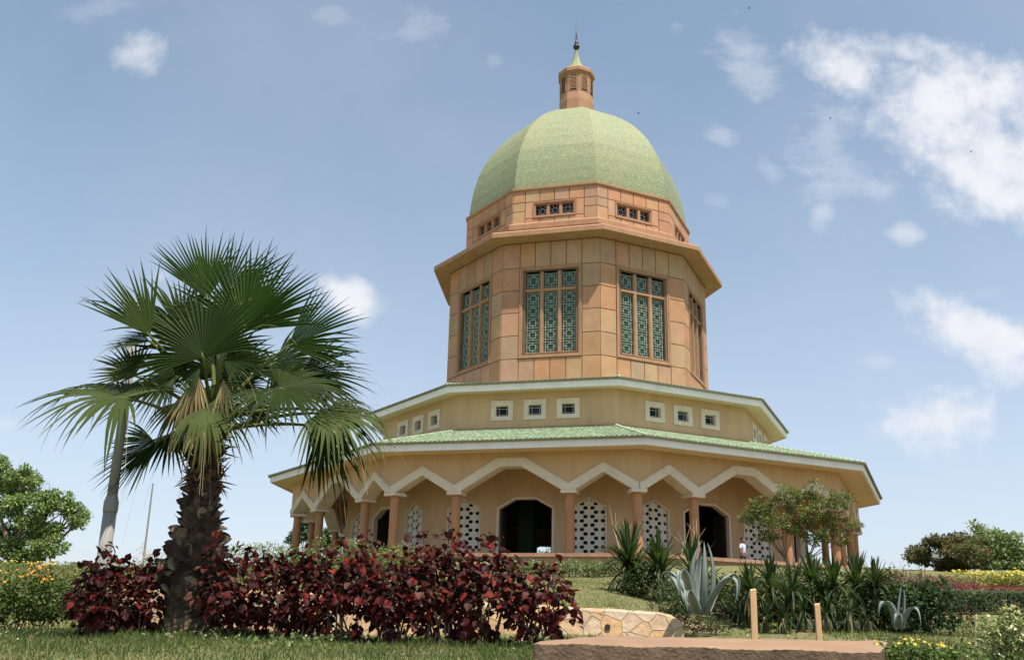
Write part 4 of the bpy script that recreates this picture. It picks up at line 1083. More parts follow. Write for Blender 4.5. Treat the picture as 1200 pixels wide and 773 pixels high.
# lantana, left
OR = [(.70, .25, .03), (.78, .36, .05), (.65, .18, .03)]
px_shrub('lantana_shrub', 4, 755, 9.5, 48, 664, 5200, .042, [(.06, .10, .025), (.09, .14, .035), (.045, .08, .02), (.13, .17, .05)], 'orange-flowered lantana shrub at the left edge of the lawn', flowers=(OR, 60, .022), clumps=4)
px_shrub('lantana_shrub', 52, 750, 10.2, 38, 672, 4200, .040, [(.05, .09, .022), (.08, .12, .03), (.035, .065, .017)], 'lantana shrub with few orange flowers next to the dark red row', flowers=(OR, 30, .02), clumps=4)
px_shrub('lantana_shrub', 22, 700, 20, 55, 664, 1400, .06, GR_L, 'yellowish lantana shrub further up the slope below the big tree', flowers=([(.7, .5, .12)], 50, .03), clumps=4)
px_shrub('lantana_shrub', 105, 690, 26, 55, 658, 1200, .07, GR_L, 'low pale green shrub on the skyline behind the steel post', flowers=([(.7, .6, .3)], 30, .03), clumps=5)
px_shrub('dry_bush', 178, 668, 30, 20, 636, 260, .05, [(.36, .26, .18), (.30, .20, .14)], 'bare pinkish brown bush on the skyline left of the palm', nstem=16, clumps=2, stems_mat=PALEBARK)
px_shrub('leafy_bush', 185, 668, 27, 16, 645, 260, .07, GR_L, 'small light green bush on the skyline touching the palm trunk', clumps=2)
# pale spurge hedge, behind the copperleaf
CR = [(.75, .72, .52), (.8, .78, .6)]
for i, (px, ty) in enumerate(((292, 633), (345, 632), (398, 631), (440, 632), (478, 637))):
    px_shrub('pale_spurge_shrub', px, 672, 23, 36, ty, 2000, .060, [(.12, .165, .045), (.17, .20, .06), (.09, .13, .035)],
             ['pale green bush with cream flowers right of the palm trunk', 'pale green bush with cream flowers below the far left columns', 'cream-flowered bush below the left corner of the arcade', 'cream-flowered bush in front of the dark left doorway', 'smallest cream-flowered bush, right end behind the dark red row'][i],
             group='cream flowered hedge before the arcade', flowers=(CR, 22, .018), clumps=4)
for i, px in enumerate((605, 645, 685, 722)):
    px_shrub('pale_spurge_shrub', px, 684, 25.2, 26, 655, 2000, .055, [(.09, .13, .04), (.13, .17, .06), (.16, .19, .08)],
             ['low flowering bush under the middle doorway', 'low flowering bush between middle doorway and lattice window', 'low flowering bush below the lattice window right of the middle doorway', 'low flowering bush partly behind the left dragon tree'][i],
             group='low flowering bed below the terrace', flowers=(CR, 22, .016), clumps=4)
px_shrub('rust_bush', 707, 655, 38.35, 17, 640, 900, .06, [(.30, .10, .04), (.36, .14, .05)], 'small rust red bush on the terrace edge by the lattice window', clumps=3, nstem=0, zb=FLOOR)
px_shrub('garden_bush', 636, 665, 73, 26, 636, 6000, .2, [(.10, .17, .12), (.16, .22, .16)], 'blue green garden bush beyond the building, seen through the middle doorway', clumps=3, nstem=0)

# dead pale twigs
def twig(px, py0, py1, Yd, n, label):
    b = at(px, py0, Yd); t = at(px, py1, Yd); o = empty('dry_twig', (b[0], b[1], float(gz(b[0], b[1]))), label, 'twig')
    mb = MB(); h_ = t[2]-b[2]
    s0 = np.array([b[0], b[1], float(gz(b[0], b[1]))])
    for i in range(n):
        q0 = b+np.array([random.uniform(-.1, .1), 0, h_*random.uniform(0, .3)]); q1 = b+np.array([random.uniform(-.35, .35), random.uniform(-.2, .2), h_*random.uniform(.6, 1.0)]); m_ = (q0+q1)/2+np.array([random.uniform(-.15, .15), 0, 0])
        mb.tube([s0, q0, m_, q1], [.012, .009, .007, .003], 5)
        mb.tube([m_, m_+np.array([random.uniform(-.2, .2), 0, h_*.25])], [.005, .002], 4)
    mb.build('branch', PALEBARK, o)
twig(733, 660, 592, 21, 7, 'pale dry twigs above the left dragon tree')
twig(804, 665, 606, 20, 6, 'pale dry twigs in front of the right doorway')

# ------------------------------------------------------------------ dragon trees (sword leaved rosettes)
SW = [sword(6, .055, a) for a in (.05, .35, .85)]
def dracaena(px, cy, base_y, Yd, rpx, label, nl=57, old=39, dark=1., second=True):
    b = at(px, base_y, Yd); gz_ = float(gz(b[0], b[1])); root = empty('dragon_tree', (b[0], b[1], gz_), label, 'plant', 'dragon trees along the lawn edge')
    c = at(px, cy, Yd); R_ = rpx*Yd/FPX
    st = MB(); st.tube([(b[0], b[1], gz_-.05), (b[0]+.02, b[1], (gz_+c[2])/2), tuple(c)], [.035, .03, .025], 7); st.build('stem', BARK, root, smooth=True)
    mb = MB()
    def rosette(c, n, R_, elmin, elmax, dk):
        for arch_i in range(3):
            k = n//3; az = rng.uniform(0, 2*math.pi, k)
            lo = elmin+(elmax-elmin)*(2-arch_i)/3; el = rng.uniform(lo, lo+(elmax-elmin)/3, k)
            A = np.stack([np.cos(az)*np.cos(el), np.sin(az)*np.cos(el), np.sin(el)], 1)
            Nn = np.stack([-np.cos(az)*np.sin(el), -np.sin(az)*np.sin(el), np.cos(el)], 1)
            S = R_*rng.uniform(.8, 1.15, (k, 1))*np.ones((k, 3)); S[:, 0] *= 1.15
            P = np.asarray(c)+np.stack([np.zeros(k), np.zeros(k), -rng.random(k)*.12], 1)
            scatter(mb, SW[arch_i][0], SW[arch_i][1], P, A, Nn, S, pick([(.042, .075, .018), (.062, .098, .027), (.026, .050, .014)], k)*dk)
    rosette(c, nl, R_, .1, 1.45, dark)
    if second:
        hgt = c[2]-gz_; nlev = max(1, int(hgt/.28))
        for lv in range(nlev):
            off = np.array([random.uniform(-.16, .16), random.uniform(-.16, .16), -hgt*(lv+.75)/(nlev+.6)])
            rosette(c+off, old, R_*random.uniform(.75, .95), -.35, 1.0, dark*.85)
    # withered leaves hanging from the stem
    k = 22; az = rng.uniform(0, 2*math.pi, k); A = np.stack([np.cos(az)*.8, np.sin(az)*.8, -rng.uniform(.1, .9, k)], 1); zr = rng.random(k)
    P = np.stack([np.full(k, b[0]), np.full(k, b[1]), gz_+.15+(c[2]-gz_-.2)*zr], 1)
    scatter(mb, SW[2][0], SW[2][1], P, A, np.array([[0, 0, 1.]]*k)+sph(k)*.2, R_*rng.uniform(.5, .9, k), pick([(.30, .25, .12), (.13, .17, .06), (.06, .10, .03)], k))
    mb.build('leaves', LEAF, root)
DR = [(738, 655, 704, 18.0, 46, 'dragon tree left of the clump, nearest the stone wall end'),
      (772, 662, 705, 17.4, 42, 'dragon tree between the leftmost one and the big agave'),
      (812, 672, 718, 15.5, 46, 'dragon tree just behind the big agave on its left'),
      (842, 700, 735, 14.6, 26, 'small dragon tree right behind the big agave'),
      (880, 690, 742, 13.6, 36, 'dragon tree behind the taller wooden stake'),
      (904, 686, 742, 14.2, 36, 'dragon tree right of the taller stake'),
      (928, 690, 742, 13.4, 35, 'dragon tree between the two wooden stakes, left one'),
      (952, 680, 742, 14.0, 38, 'dragon tree behind the shorter wooden stake'),
      (978, 684, 742, 13.6, 37, 'dragon tree above the smallest concrete block'),
      (1004, 680, 742, 14.0, 38, 'dragon tree in front of the thick corner columns'),
      (1026, 682, 742, 13.6, 35, 'dragon tree at the right end of the row next to the small agave')]
for d_ in DR: dracaena(*d_, dark=.85)
LOWD = [(896, 722, 745, 13.0, 24), (918, 724, 745, 12.8, 24), (942, 716, 745, 13.0, 26), (968, 718, 745, 12.9, 26), (994, 716, 745, 12.9, 26), (1016, 722, 745, 13.0, 22)]
for i, (px, cy, by_, Yd, r) in enumerate(LOWD):
    dracaena(px, cy, by_, Yd, r, ['young dragon tree low beside the taller stake', 'young low dragon tree left of the leftmost block', 'young dragon tree above the leftmost concrete block', 'young dragon tree just right of the shorter stake', 'young dragon tree between the right two concrete blocks', 'young dragon tree low beside the small agave'][i], 24, 18, .7)
for i, (px, hw, ty) in enumerate(((858, 28, 700), (885, 26, 708), (915, 28, 712), (955, 30, 708), (1000, 30, 708))):
    px_shrub('dark_shrub', px, 746, 14.2+.1*i, hw, ty, 900, .05, [(.020, .035, .012), (.04, .02, .022), (.03, .05, .018)], ['dark leafy shrub right of the big agave', 'dark leafy shrub at the foot of the taller stake', 'dark leafy shrub between the two stakes', 'dark leafy shrub behind the shorter stake', 'dark leafy shrub under the right dragon trees'][i], clumps=4, group='dark undergrowth')
for i, (px, hw, ty, Yd) in enumerate(((862, 32, 668, 15.6), (905, 36, 660, 16.0), (950, 36, 659, 16.2), (995, 36, 660, 16.0), (1035, 30, 664, 16.2))):
    px_shrub('dark_shrub', px, 742, Yd, hw, ty, 1500, .06, [(.025, .045, .014), (.035, .06, .018), (.03, .035, .018)], ['tall dark shrub behind the big agave on its right', 'tall dark shrub behind the dragon trees by the taller stake', 'tall dark shrub behind the dragon trees in the middle of the row', 'tall dark shrub behind the dragon trees before the corner columns', 'tall dark shrub behind the last dragon tree of the row'][i], clumps=5, group='dark shrubs behind the dragon trees')
px_shrub('purple_shrub', 812, 742, 12.6, 16, 716, 420, .035, [(.045, .02, .03), (.06, .03, .035), (.03, .03, .02)], 'low purple brown shrub at the foot of the big agave', clumps=3)
px_shrub('leafy_bush', 790, 738, 13.6, 30, 676, 1500, .04, GR_D+[(.12, .15, .05)], 'green weedy bush left of the big agave', clumps=4)
px_shrub('leafy_bush', 838, 742, 12.8, 16, 716, 400, .035, GR_D, 'small green weedy bush right under the big agave', clumps=3)
px_shrub('leafy_bush', 752, 712, 17.4, 36, 670, 1500, .05, GR_D, 'green undergrowth around the left dragon trees', clumps=4)
px_shrub('leafy_bush', 1085, 748, 13.0, 36, 672, 2200, .055, [(.030, .060, .020), (.042, .08, .027), (.02, .042, .015)], 'broad dark green bush right of the small agave', clumps=5, tmpl=(BR_V, OV_F))
px_shrub('leafy_bush', 1042, 746, 13.6, 24, 680, 900, .05, GR_D, 'green bush behind the small agave', clumps=4, tmpl=(BR_V, OV_F))

# agaves
def agave(c0, leaves, label, name='agave'):
    root = empty(name, c0, label, 'agave', None); c0 = np.array(c0)
    for lf in leaves:
        pts, wmax = lf; pts = [np.array(p, float) for p in pts]
        # smooth path
        T = np.linspace(0, 1, 14); n = len(pts)-1
        def bez(t):
            q = [p.copy() for p in pts]
            while len(q) > 1: q = [q[i]*(1-t)+q[i+1]*t for i in range(len(q)-1)]
            return q[0]
        path = [bez(t) for t in T]; V = []; ref = None
        for i, p in enumerate(path):
            d = path[min(i+1, 13)]-path[max(i-1, 0)]; d /= np.linalg.norm(d)+1e-9
            out = path[6]-c0; out[2] = 0
            if np.linalg.norm(out) < .02: out = np.array([0, 1., 0])
            sd = np.cross(d, np.array([0, 0, 1.])+out*.01)
            if np.linalg.norm(sd) < .35 and ref is not None: sd = ref
            sd = sd/(np.linalg.norm(sd)+1e-9)
            if ref is not None:
                if sd@ref < 0: sd = -sd
                sd = sd*.4+ref*.6; sd /= np.linalg.norm(sd)
            ref = sd; up_ = np.cross(sd, d); t = T[i]
            w = wmax*.72*(.75+.6*t-.45*t*t)*(1-t**2.4)**.95+.0015
            th_ = .018*(1-t)+.004
            for a_, lift in ((-1, .42), (-.5, .12), (0, 0), (.5, .12), (1, .42)): V.append(p+sd*w*a_+up_*w*lift)
            for a_, lift in ((.5, .12), (0, 0), (-.5, .12)): V.append(p+sd*w*a_*.9+up_*(w*lift-th_))
        F = []
        for i in range(13):
            for j in range(8): a = i*8+j; b = i*8+(j+1) % 8; F.append((a, b, b+8, a+8))
        c = np.array((.15, .19, .165))*random.uniform(.9, 1.08); cols = []
        for i in range(13):
            for j in range(8): cols.append(tuple(c*(1.45 if j in (0, 3) else .9)))
        mb = MB(); mb.addc(V, F, cols); mb.build('leaf', AGAVE, root, smooth=True)
        # dark tip spine
    return root
AY = 12.2
c = at(822, 722, AY); c0 = (c[0], c[1], float(gz(c[0], c[1])))
B_ = lambda x, y, dy=0.: at(x, y, AY+dy)
agave(c0, [
 ([B_(818, 716), B_(806, 690, -.1), B_(806, 655, -.1), B_(823, 633, 0)], .085),
 ([B_(824, 716), B_(826, 690, -.2), B_(827, 660, -.15), B_(825, 634, 0)], .085),
 ([B_(828, 716), B_(842, 690, -.1), B_(838, 655, -.05), B_(829, 636, .05)], .085),
 ([B_(822, 716), B_(814, 690, .2), B_(818, 660, .2), B_(822, 640, .1)], .08),
 ([B_(816, 718), B_(800, 690, .2), B_(796, 655, .3), B_(762, 665, .3), B_(780, 690, .3)], .07),
 ([B_(815, 718), B_(804, 690, -.4), B_(806, 650, -.6), B_(786, 660, -.7), B_(800, 702, -.7)], .085),
 ([B_(830, 718), B_(842, 690, .2), B_(852, 660, .3), B_(872, 665, .3), B_(865, 700, .3)], .075),
 ([B_(828, 718), B_(836, 695, -.3), B_(858, 662, -.5), B_(868, 672, -.5), B_(862, 705, -.5)], .085),
 ([B_(820, 718), B_(812, 700, -.3), B_(806, 680, -.5), B_(800, 690, -.6), B_(806, 716, -.6)], .07),
 ([B_(812, 716), B_(790, 690, .1), B_(790, 668, .2), B_(780, 660, .3), B_(778, 700, .4)], .055),
], 'large blue grey agave with upright core and curling outer leaves')
c = at(1054, 736, 12.0); AY = 12.0
agave((c[0], c[1], float(gz(c[0], c[1]))), [
 ([B_(1053, 735), B_(1052, 718, 0), B_(1054, 700), B_(1056, 688)], .075),
 ([B_(1056, 735), B_(1060, 715, 0), B_(1061, 700), B_(1059, 690)], .06),
 ([B_(1050, 735), B_(1048, 705, -.1), B_(1030, 692, -.2), B_(1030, 722, -.2)], .075),
 ([B_(1058, 735), B_(1062, 712, -.1), B_(1076, 700, -.2), B_(1079, 730, -.2)], .065),
 ([B_(1055, 735), B_(1056, 718, -.2), B_(1050, 712, -.3), B_(1048, 730, -.3)], .05),
], 'small blue grey agave with drooping side leaves near the right dark green bush')

# ------------------------------------------------------------------ right hand flower beds
px_shrub('red_shrub', 1030, 700, 22, 26, 668, 700, .07, [(.16, .05, .05), (.10, .04, .04), (.20, .08, .06)], 'dark red shrub below the terrace corner', clumps=4)
for i, (px, ty) in enumerate(((1062, 672), (1092, 673), (1120, 675))):
    px_shrub('pink_shrub', px, 704, 22.5, 24, ty, 800, .06, [(.20, .10, .09), (.26, .13, .11), (.10, .12, .05), (.14, .07, .07)],
             ['pinkish leaved shrub right of the terrace corner', 'pinkish leaved shrub below the flat topped tree', 'pinkish leaved shrub beside the yellow flowers'][i], clumps=4, group='pink leaved border shrubs')
YE = [(.62, .50, .04), (.68, .56, .10)]
for i, px in enumerate((1143, 1172, 1200)):
    px_shrub('yellow_flower_bush', px, 702, 24, 24, 668, 900, .06, [(.14, .17, .035), (.22, .23, .045), (.36, .32, .05)],
             ['yellow flowering bush next to the pinkish shrubs', 'yellow flowering bush under the rounded tree', 'yellow flowering bush at the right edge of the photo'][i], clumps=4, flowers=(YE, 45, .034), group='yellow flowering bushes')
for i, px in enumerate((1125, 1158, 1192)):
    px_shrub('red_border_plant', px, 704, 21.5, 24, 687, 420, .05, [(.16, .02, .03), (.10, .015, .025), (.22, .04, .05)],
             ['low crimson border plant left end, below the pinkish shrubs', 'low crimson border plant in the middle of its line', 'low crimson border plant at the right end by the photo edge'][i], clumps=4, group='crimson border')
# clipped hedge
p0 = at(1108, 740, 16); p1 = at(1215, 742, 16); hz_ = at(1150, 694, 16)[2]; g0 = float(gz((p0[0]+p1[0])/2, 16.4)); W_ = p1[0]-p0[0]
root = empty('clipped_hedge', ((p0[0]+p1[0])/2, 16.4, g0), 'low clipped grey green hedge with a flat top on the right', 'hedge')
n_ = 9000; P = np.stack([rng.uniform(p0[0], p1[0], n_), rng.uniform(16.0, 17.0, n_), rng.uniform(g0, hz_, n_)], 1)
face = rng.random(n_); P[face < .5, 1] = 16.0+rng.random((face < .5).sum())*.08; P[(face > .5) & (face < .9), 2] = hz_-rng.random(((face > .5) & (face < .9)).sum())*.05
P += rng.normal(size=P.shape)*.012
mb = MB(); scatter(mb, SM_V, SM_F, P, sph(n_)+np.array([0, -.2, .9]), sph(n_), .055*rng.uniform(.7, 1.2, n_), pick([(.13, .17, .10), (.17, .21, .13), (.09, .12, .07)], n_)); mb.build('foliage', LEAF, root)
mb = MB()
for i in range(26):
    x = p0[0]+W_*(i+.5)/26; mb.tube([(x, 16.4, g0-.05), (x+.05, 16.4, g0+.25), (x, 16.45, hz_-.08)], [.014, .011, .006], 5)
mb.build('stems', BARK, root)
px_shrub('purple_shrub', 1125, 730, 14.6, 11, 703, 260, .05, [(.035, .012, .022), (.06, .02, .03)], 'dark purple shrub before the left end of the clipped hedge', clumps=2, mat=MAROON)
px_shrub('purple_shrub', 1192, 724, 14.8, 11, 702, 220, .05, [(.035, .012, .022), (.06, .02, .03)], 'dark purple shrub before the clipped hedge at the photo edge', clumps=2, mat=MAROON)
px_shrub('variegated_shrub', 1192, 778, 7.6, 28, 708, 1700, .040, [(.42, .42, .22), (.50, .50, .30), (.26, .30, .12), (.16, .22, .07)], 'cream variegated leafy shrub at the lower right corner', clumps=3, nstem=12)
YB = [(1050, 8), (1080, 7.6), (1112, 7.9)]
for i, (px, Yd) in enumerate(YB):
    px_shrub('marigold_plant', px, 782, Yd-.9, 22, 752, 420, .035, [(.07, .12, .03), (.11, .16, .04), (.05, .09, .025)],
             ['low yellow flowered plant touching the slab end', 'low yellow flowered plant, middle of the three by the slab', 'low yellow flowered plant nearest the variegated shrub'][i], clumps=3, flowers=(YE, 9, .017), nstem=4, group='yellow flowered plants by the slab')
px_shrub('leafy_bush', 1135, 728, 13.6, 22, 716, 220, .035, GR_L, 'sparse low weeds in the soil before the clipped hedge', clumps=4, nstem=0)
px_shrub('seed_head_plant', 1052, 690, 20, 16, 652, 90, .05, GR_D, 'thin stalked plant with dark seed heads against the sky', clumps=2, nstem=18)
px_shrub('seed_head_plant', 1076, 690, 20.5, 12, 655, 60, .05, GR_D, 'shorter stalked plant against the sky left of the flat topped tree', clumps=2, nstem=10)

# ------------------------------------------------------------------ trees
def tree(name, px, base_y, Yd, crown, label, leafn, leaf, cols, trunk_r=.2, stems=1, cat='tree', mat=None, tmpl=(OV_V, OV_F), zbase=None, bark=None, clump_r=(.5, .9), seed=1, droop=.2, fl=None):
    """crown: list of (px, py, radius px, dY, squash)"""
    st = random.getstate(); random.seed(seed)
    b = at(px, base_y, Yd); bz = float(gz(b[0], b[1])) if zbase is None else zbase
    root = empty(name, (b[0], b[1], bz), label, cat)
    tr = MB(); mb = MB(); k = Yd/FPX
    C = []
    for (cx_, cy_, r, dY, sq) in crown:
        c_ = at(cx_, cy_, Yd)+np.array([0, dY, 0]); C.append((c_, r*k, sq))
    forks = []
    H_ = min(c_[2] for c_, _, _ in C)-bz
    for i in range(stems):
        a = 2*math.pi*i/max(1, stems)+.4; off = .15*stems**.5*np.array([math.cos(a), math.sin(a), 0]) if stems > 1 else np.zeros(3)
        s0 = np.array([b[0], b[1], bz-.15])+off*.4; s1 = np.array([b[0], b[1], bz+H_*.45])+off*2.2*H_*.3
        tr.tube([s0, (s0+s1)/2+rng.normal(size=3)*.04, s1], [trunk_r, trunk_r*.85, trunk_r*.7], 9); forks.append(s1)
    for i, (c_, r, sq) in enumerate(C):
        f_ = min(forks, key=lambda q: np.linalg.norm(q[:2]-c_[:2]))
        mid = (f_+c_)/2+rng.normal(size=3)*.08*r+np.array([0, 0, -.1*r])
        q = [f_*(1-t)**2+2*mid*t*(1-t)+c_*t*t for t in np.linspace(0, 1, 7)]; tr.tube(q, np.linspace(trunk_r*.5, trunk_r*.12, 7), 6)
        nsub = 9
        for j in range(nsub):
            e = c_+sph(1)[0]*np.array([r, r, r*sq])*random.uniform(.6, .95); s_ = q[4+j % 3]
            tr.tube([s_, (s_+e)/2+rng.normal(size=3)*.06*r, e], [trunk_r*.16, trunk_r*.1, trunk_r*.04], 5)
        share = int(leafn*(r*r)/sum(q_[1]**2 for q_ in C))
        nc = max(7, int(26)); cen = c_+sph(nc)*np.array([r, r, r*sq])*(rng.random((nc, 1))**.35)*.86
        per = share//nc
        for cc in cen:
            rr_ = r*random.uniform(*clump_r)*.42; v = sph(per); rad = rng.random(per)**.5; P = cc+v*np.array([rr_, rr_, rr_*.62])*rad[:, None]
            A = v+rng.normal(size=(per, 3))*.5+np.array([0, 0, .1-droop]); Nn = v*.5+np.array([0, 0, .9])+rng.normal(size=(per, 3))*.4
            cl = pick(cols, per)*random.uniform(.85, 1.18); scatter(mb, tmpl[0], tmpl[1], P, A, Nn, leaf*rng.uniform(.65, 1.25, per), cl)
    tr.build('trunk', bark or BARK, root, smooth=True); mb.build('crown', mat or LEAF, root)
    random.setstate(st); return root
TG = [(.13, .20, .06), (.17, .25, .08), (.09, .15, .04), (.22, .28, .10)]
tree('broadleaf_tree', 22, 668, 44, [(30, 560, 26, 0, .7), (5, 570, 34, 1, .8), (62, 588, 26, 0, .6), (82, 598, 20, .5, .55), (40, 602, 34, -1, .6), (-20, 580, 38, 0, .9), (10, 620, 30, 1, .6), (60, 622, 24, 0, .5), (-15, 545, 26, 0, .6), (25, 642, 24, -1, .6), (70, 640, 22, -1, .6), (92, 612, 13, 0, .6), (-5, 645, 24, -1, .6), (48, 654, 20, -1, .5)],
     'big light green tree at the left edge beyond the slope', 24000, .16, TG, .28, 4, seed=3)
tree('bare_tree', 57, 668, 47, [(57, 566, 12, 0, 1.0), (62, 575, 12, 0, .8)], 'bare twiggy branch top showing above the light green tree', 30, .1, [(.2, .15, .1)], .05, 1, seed=5)
tree('flat_topped_tree', 1108, 690, 34, [(1078, 645, 14, 0, .45), (1098, 636, 20, 0, .55), (1122, 638, 22, 0, .6), (1142, 648, 20, 0, .5), (1112, 652, 24, -1, .5), (1090, 652, 18, 1, .5), (1130, 660, 20, 0, .5), (1105, 662, 16, 0, .5)],
     'dark flat topped tree with reddish leaf tips on the right', 13000, .095, [(.07, .10, .03), (.10, .13, .045), (.20, .10, .06), (.05, .08, .028)], .075, 4, seed=8)
tree('rounded_tree', 1165, 700, 46, [(1150, 628, 22, 0, .8), (1175, 638, 26, 0, .8), (1138, 640, 20, 1, .7), (1195, 645, 24, 0, .7), (1160, 655, 26, 0, .7), (1210, 660, 26, 0, .8), (1130, 660, 18, 1, .7), (1186, 664, 26, 0, .6)],
     'rounded light green tree behind the flat topped one', 15000, .15, [(.15, .21, .08), (.20, .26, .11), (.11, .16, .06), (.25, .30, .14)], .2, 2, seed=9)
SN = [(.09, .14, .035), (.13, .18, .05), (.24, .09, .05), (.06, .10, .025), (.12, .17, .05), (.17, .20, .06), (.08, .12, .03)]
tree('snowbush_tree', 935, 672, 29, [(922, 580, 22, 0, .7), (952, 574, 22, .3, .7), (895, 592, 20, 0, .7), (982, 588, 21, 0, .7), (940, 600, 26, 0, .7), (905, 612, 19, -.4, .7), (972, 612, 21, .3, .8), (882, 598, 14, 0, .6), (998, 615, 13, 0, .9), (930, 618, 18, 0, .6), (900, 628, 15, 0, .6), (955, 628, 18, 0, .6), (985, 632, 14, 0, .7), (876, 606, 13, 0, .6)],
     'small multi stemmed tree with green and reddish leaves before the arcade', 9500, .08, SN, .04, 10, seed=11, clump_r=(.5, .85))
tree('distant_palm', 362, 660, 74, [(358, 612, 10, 0, .9), (352, 625, 10, 0, .7), (370, 628, 10, 0, .7), (345, 632, 9, 0, .7)],
     'distant blue green tree seen between the left columns', 2200, .35, [(.07, .13, .09), (.10, .17, .11)], .15, 1, seed=12, zbase=2.5)
tree('distant_tree', 395, 660, 76, [(388, 625, 9, 0, .8), (402, 632, 9, 0, .7), (380, 634, 9, 0, .7)],
     'second distant tree seen between the left columns, nearer the entrance', 1600, .35, [(.08, .13, .07), (.11, .16, .09)], .15, 1, seed=13, zbase=2.5)

# ------------------------------------------------------------------ person on the terrace
SKIN = plain('skin', (.20, .11, .075), .6, .05, 5, 0); SHIRT = plain('pale_shirt', (.55, .56, .66), .85, .12, 9, .2, 60); TROUSER = plain('dark_trousers', (.05, .05, .07), .85, .1, 5, 0); HAIR = plain('black_hair', (.015, .012, .011), .7, .2, 30, .3, 90)
def skinned(name, nodes, edges, mat, parent, sub=2):
    me = bpy.data.meshes.new(name); me.from_pydata([n_[:3] for n_ in nodes], edges, []); o = bpy.data.objects.new(name, me); col.objects.link(o); o.parent = parent
    m = o.modifiers.new('skin', 'SKIN'); m.use_smooth_shade = True
    for i, n_ in enumerate(nodes): me.skin_vertices[0].data[i].radius = (n_[3], n_[4] if len(n_) > 4 else n_[3])
    me.skin_vertices[0].data[0].use_root = True
    s = o.modifiers.new('sub', 'SUBSURF'); s.levels = sub; s.render_levels = sub
    me.materials.append(mat); return o
pp = at(870.5, 645, 41.0)
person = empty('person', (pp[0], 41.0, FLOOR), 'person in a pale shirt behind the terrace edge beside the right doorway', 'person'); person.rotation_euler = (0, 0, math.radians(55)); person.scale = (.9, .9, .9)
# body faces local -y; one continuous figure
def me_skin(name, nodes, edges, mat, parent):
    me = bpy.data.meshes.new(name); me.from_pydata([n_[:3] for n_ in nodes], edges, [])
    bpy_o = bpy.data.objects.new(name, me); col.objects.link(bpy_o); bpy_o.parent = parent
    bpy.context.view_layer.objects.active = bpy_o
    m = bpy_o.modifiers.new('skin', 'SKIN'); m.use_smooth_shade = True
    sv = me.skin_vertices
    if len(sv) == 0: 
        try: me.skin_vertices_ensure()
        except Exception: pass
    return bpy_o
try:
    nodes = [(0, 0, .92, .15, .11), (0, 0, 1.10, .135, .10), (0, 0, 1.30, .17, .11), (0, 0, 1.40, .09, .08), (0, -.01, 1.48, .055, .055), (0, -.02, 1.56, .085, .095), (0, -.02, 1.64, .08, .095), (0, -.02, 1.70, .05, .06),
             (-.19, 0, 1.37, .06), (-.25, .02, 1.10, .045), (-.22, -.12, .92, .035), (-.20, -.17, .86, .03), (.19, 0, 1.37, .06), (.25, .02, 1.10, .045), (.22, -.12, .92, .035), (.20, -.17, .86, .03),
             (-.09, 0, .82, .095), (-.10, -.01, .48, .065), (-.10, .02, .08, .045), (-.10, -.12, .03, .035), (.09, 0, .82, .095), (.10, -.01, .48, .065), (.10, .02, .08, .045), (.10, -.12, .03, .035)]
    edges = [(0, 1), (1, 2), (2, 3), (3, 4), (4, 5), (5, 6), (6, 7), (2, 8), (8, 9), (9, 10), (10, 11), (2, 12), (12, 13), (13, 14), (14, 15), (0, 16), (16, 17), (17, 18), (18, 19), (0, 20), (20, 21), (21, 22), (22, 23)]
    import bmesh
    def skin_obj(name, nodes, edges, mat, parent):
        bm = bmesh.new(); lay = bm.verts.layers.skin.verify(); vs_ = []
        for i, n_ in enumerate(nodes):
            v = bm.verts.new(n_[:3]); sk = v[lay]; sk.radius = (n_[3], n_[4] if len(n_) > 4 else n_[3]); sk.use_root = (i == 0); vs_.append(v)
        for a, b in edges: bm.edges.new((vs_[a], vs_[b]))
        me = bpy.data.meshes.new(name); bm.to_mesh(me); bm.free(); me.materials.append(mat)
        o = bpy.data.objects.new(name, me); col.objects.link(o); o.parent = parent
        m = o.modifiers.new('skin', 'SKIN'); m.use_smooth_shade = True; s = o.modifiers.new('sub', 'SUBSURF'); s.levels = 2; s.render_levels = 2
        return o
    skin_obj('body', nodes, edges, SKIN, person)
    skin_obj('shirt', [(0, 0, .93, .165, .125), (0, 0, 1.10, .155, .12), (0, 0, 1.30, .19, .13), (0, 0, 1.385, .12, .10), (-.19, 0, 1.365, .08), (-.24, .01, 1.16, .065), (.19, 0, 1.365, .08), (.24, .01, 1.16, .065)], [(0, 1), (1, 2), (2, 3), (2, 4), (4, 5), (2, 6), (6, 7)], SHIRT, person)
    skin_obj('trousers', [(0, 0, .93, .165, .125), (-.095, 0, .82, .11), (-.10, -.01, .48, .085), (-.10, .02, .10, .07), (.095, 0, .82, .11), (.10, -.01, .48, .085), (.10, .02, .10, .07)], [(0, 1), (1, 2), (2, 3), (0, 4), (4, 5), (5, 6)], TROUSER, person)
    skin_obj('hair', [(0, .035, 1.60, .085, .08), (0, .02, 1.68, .085, .09), (0, -.02, 1.715, .06, .07)], [(0, 1), (1, 2)], HAIR, person)
except Exception as ex:
    print('person', ex)

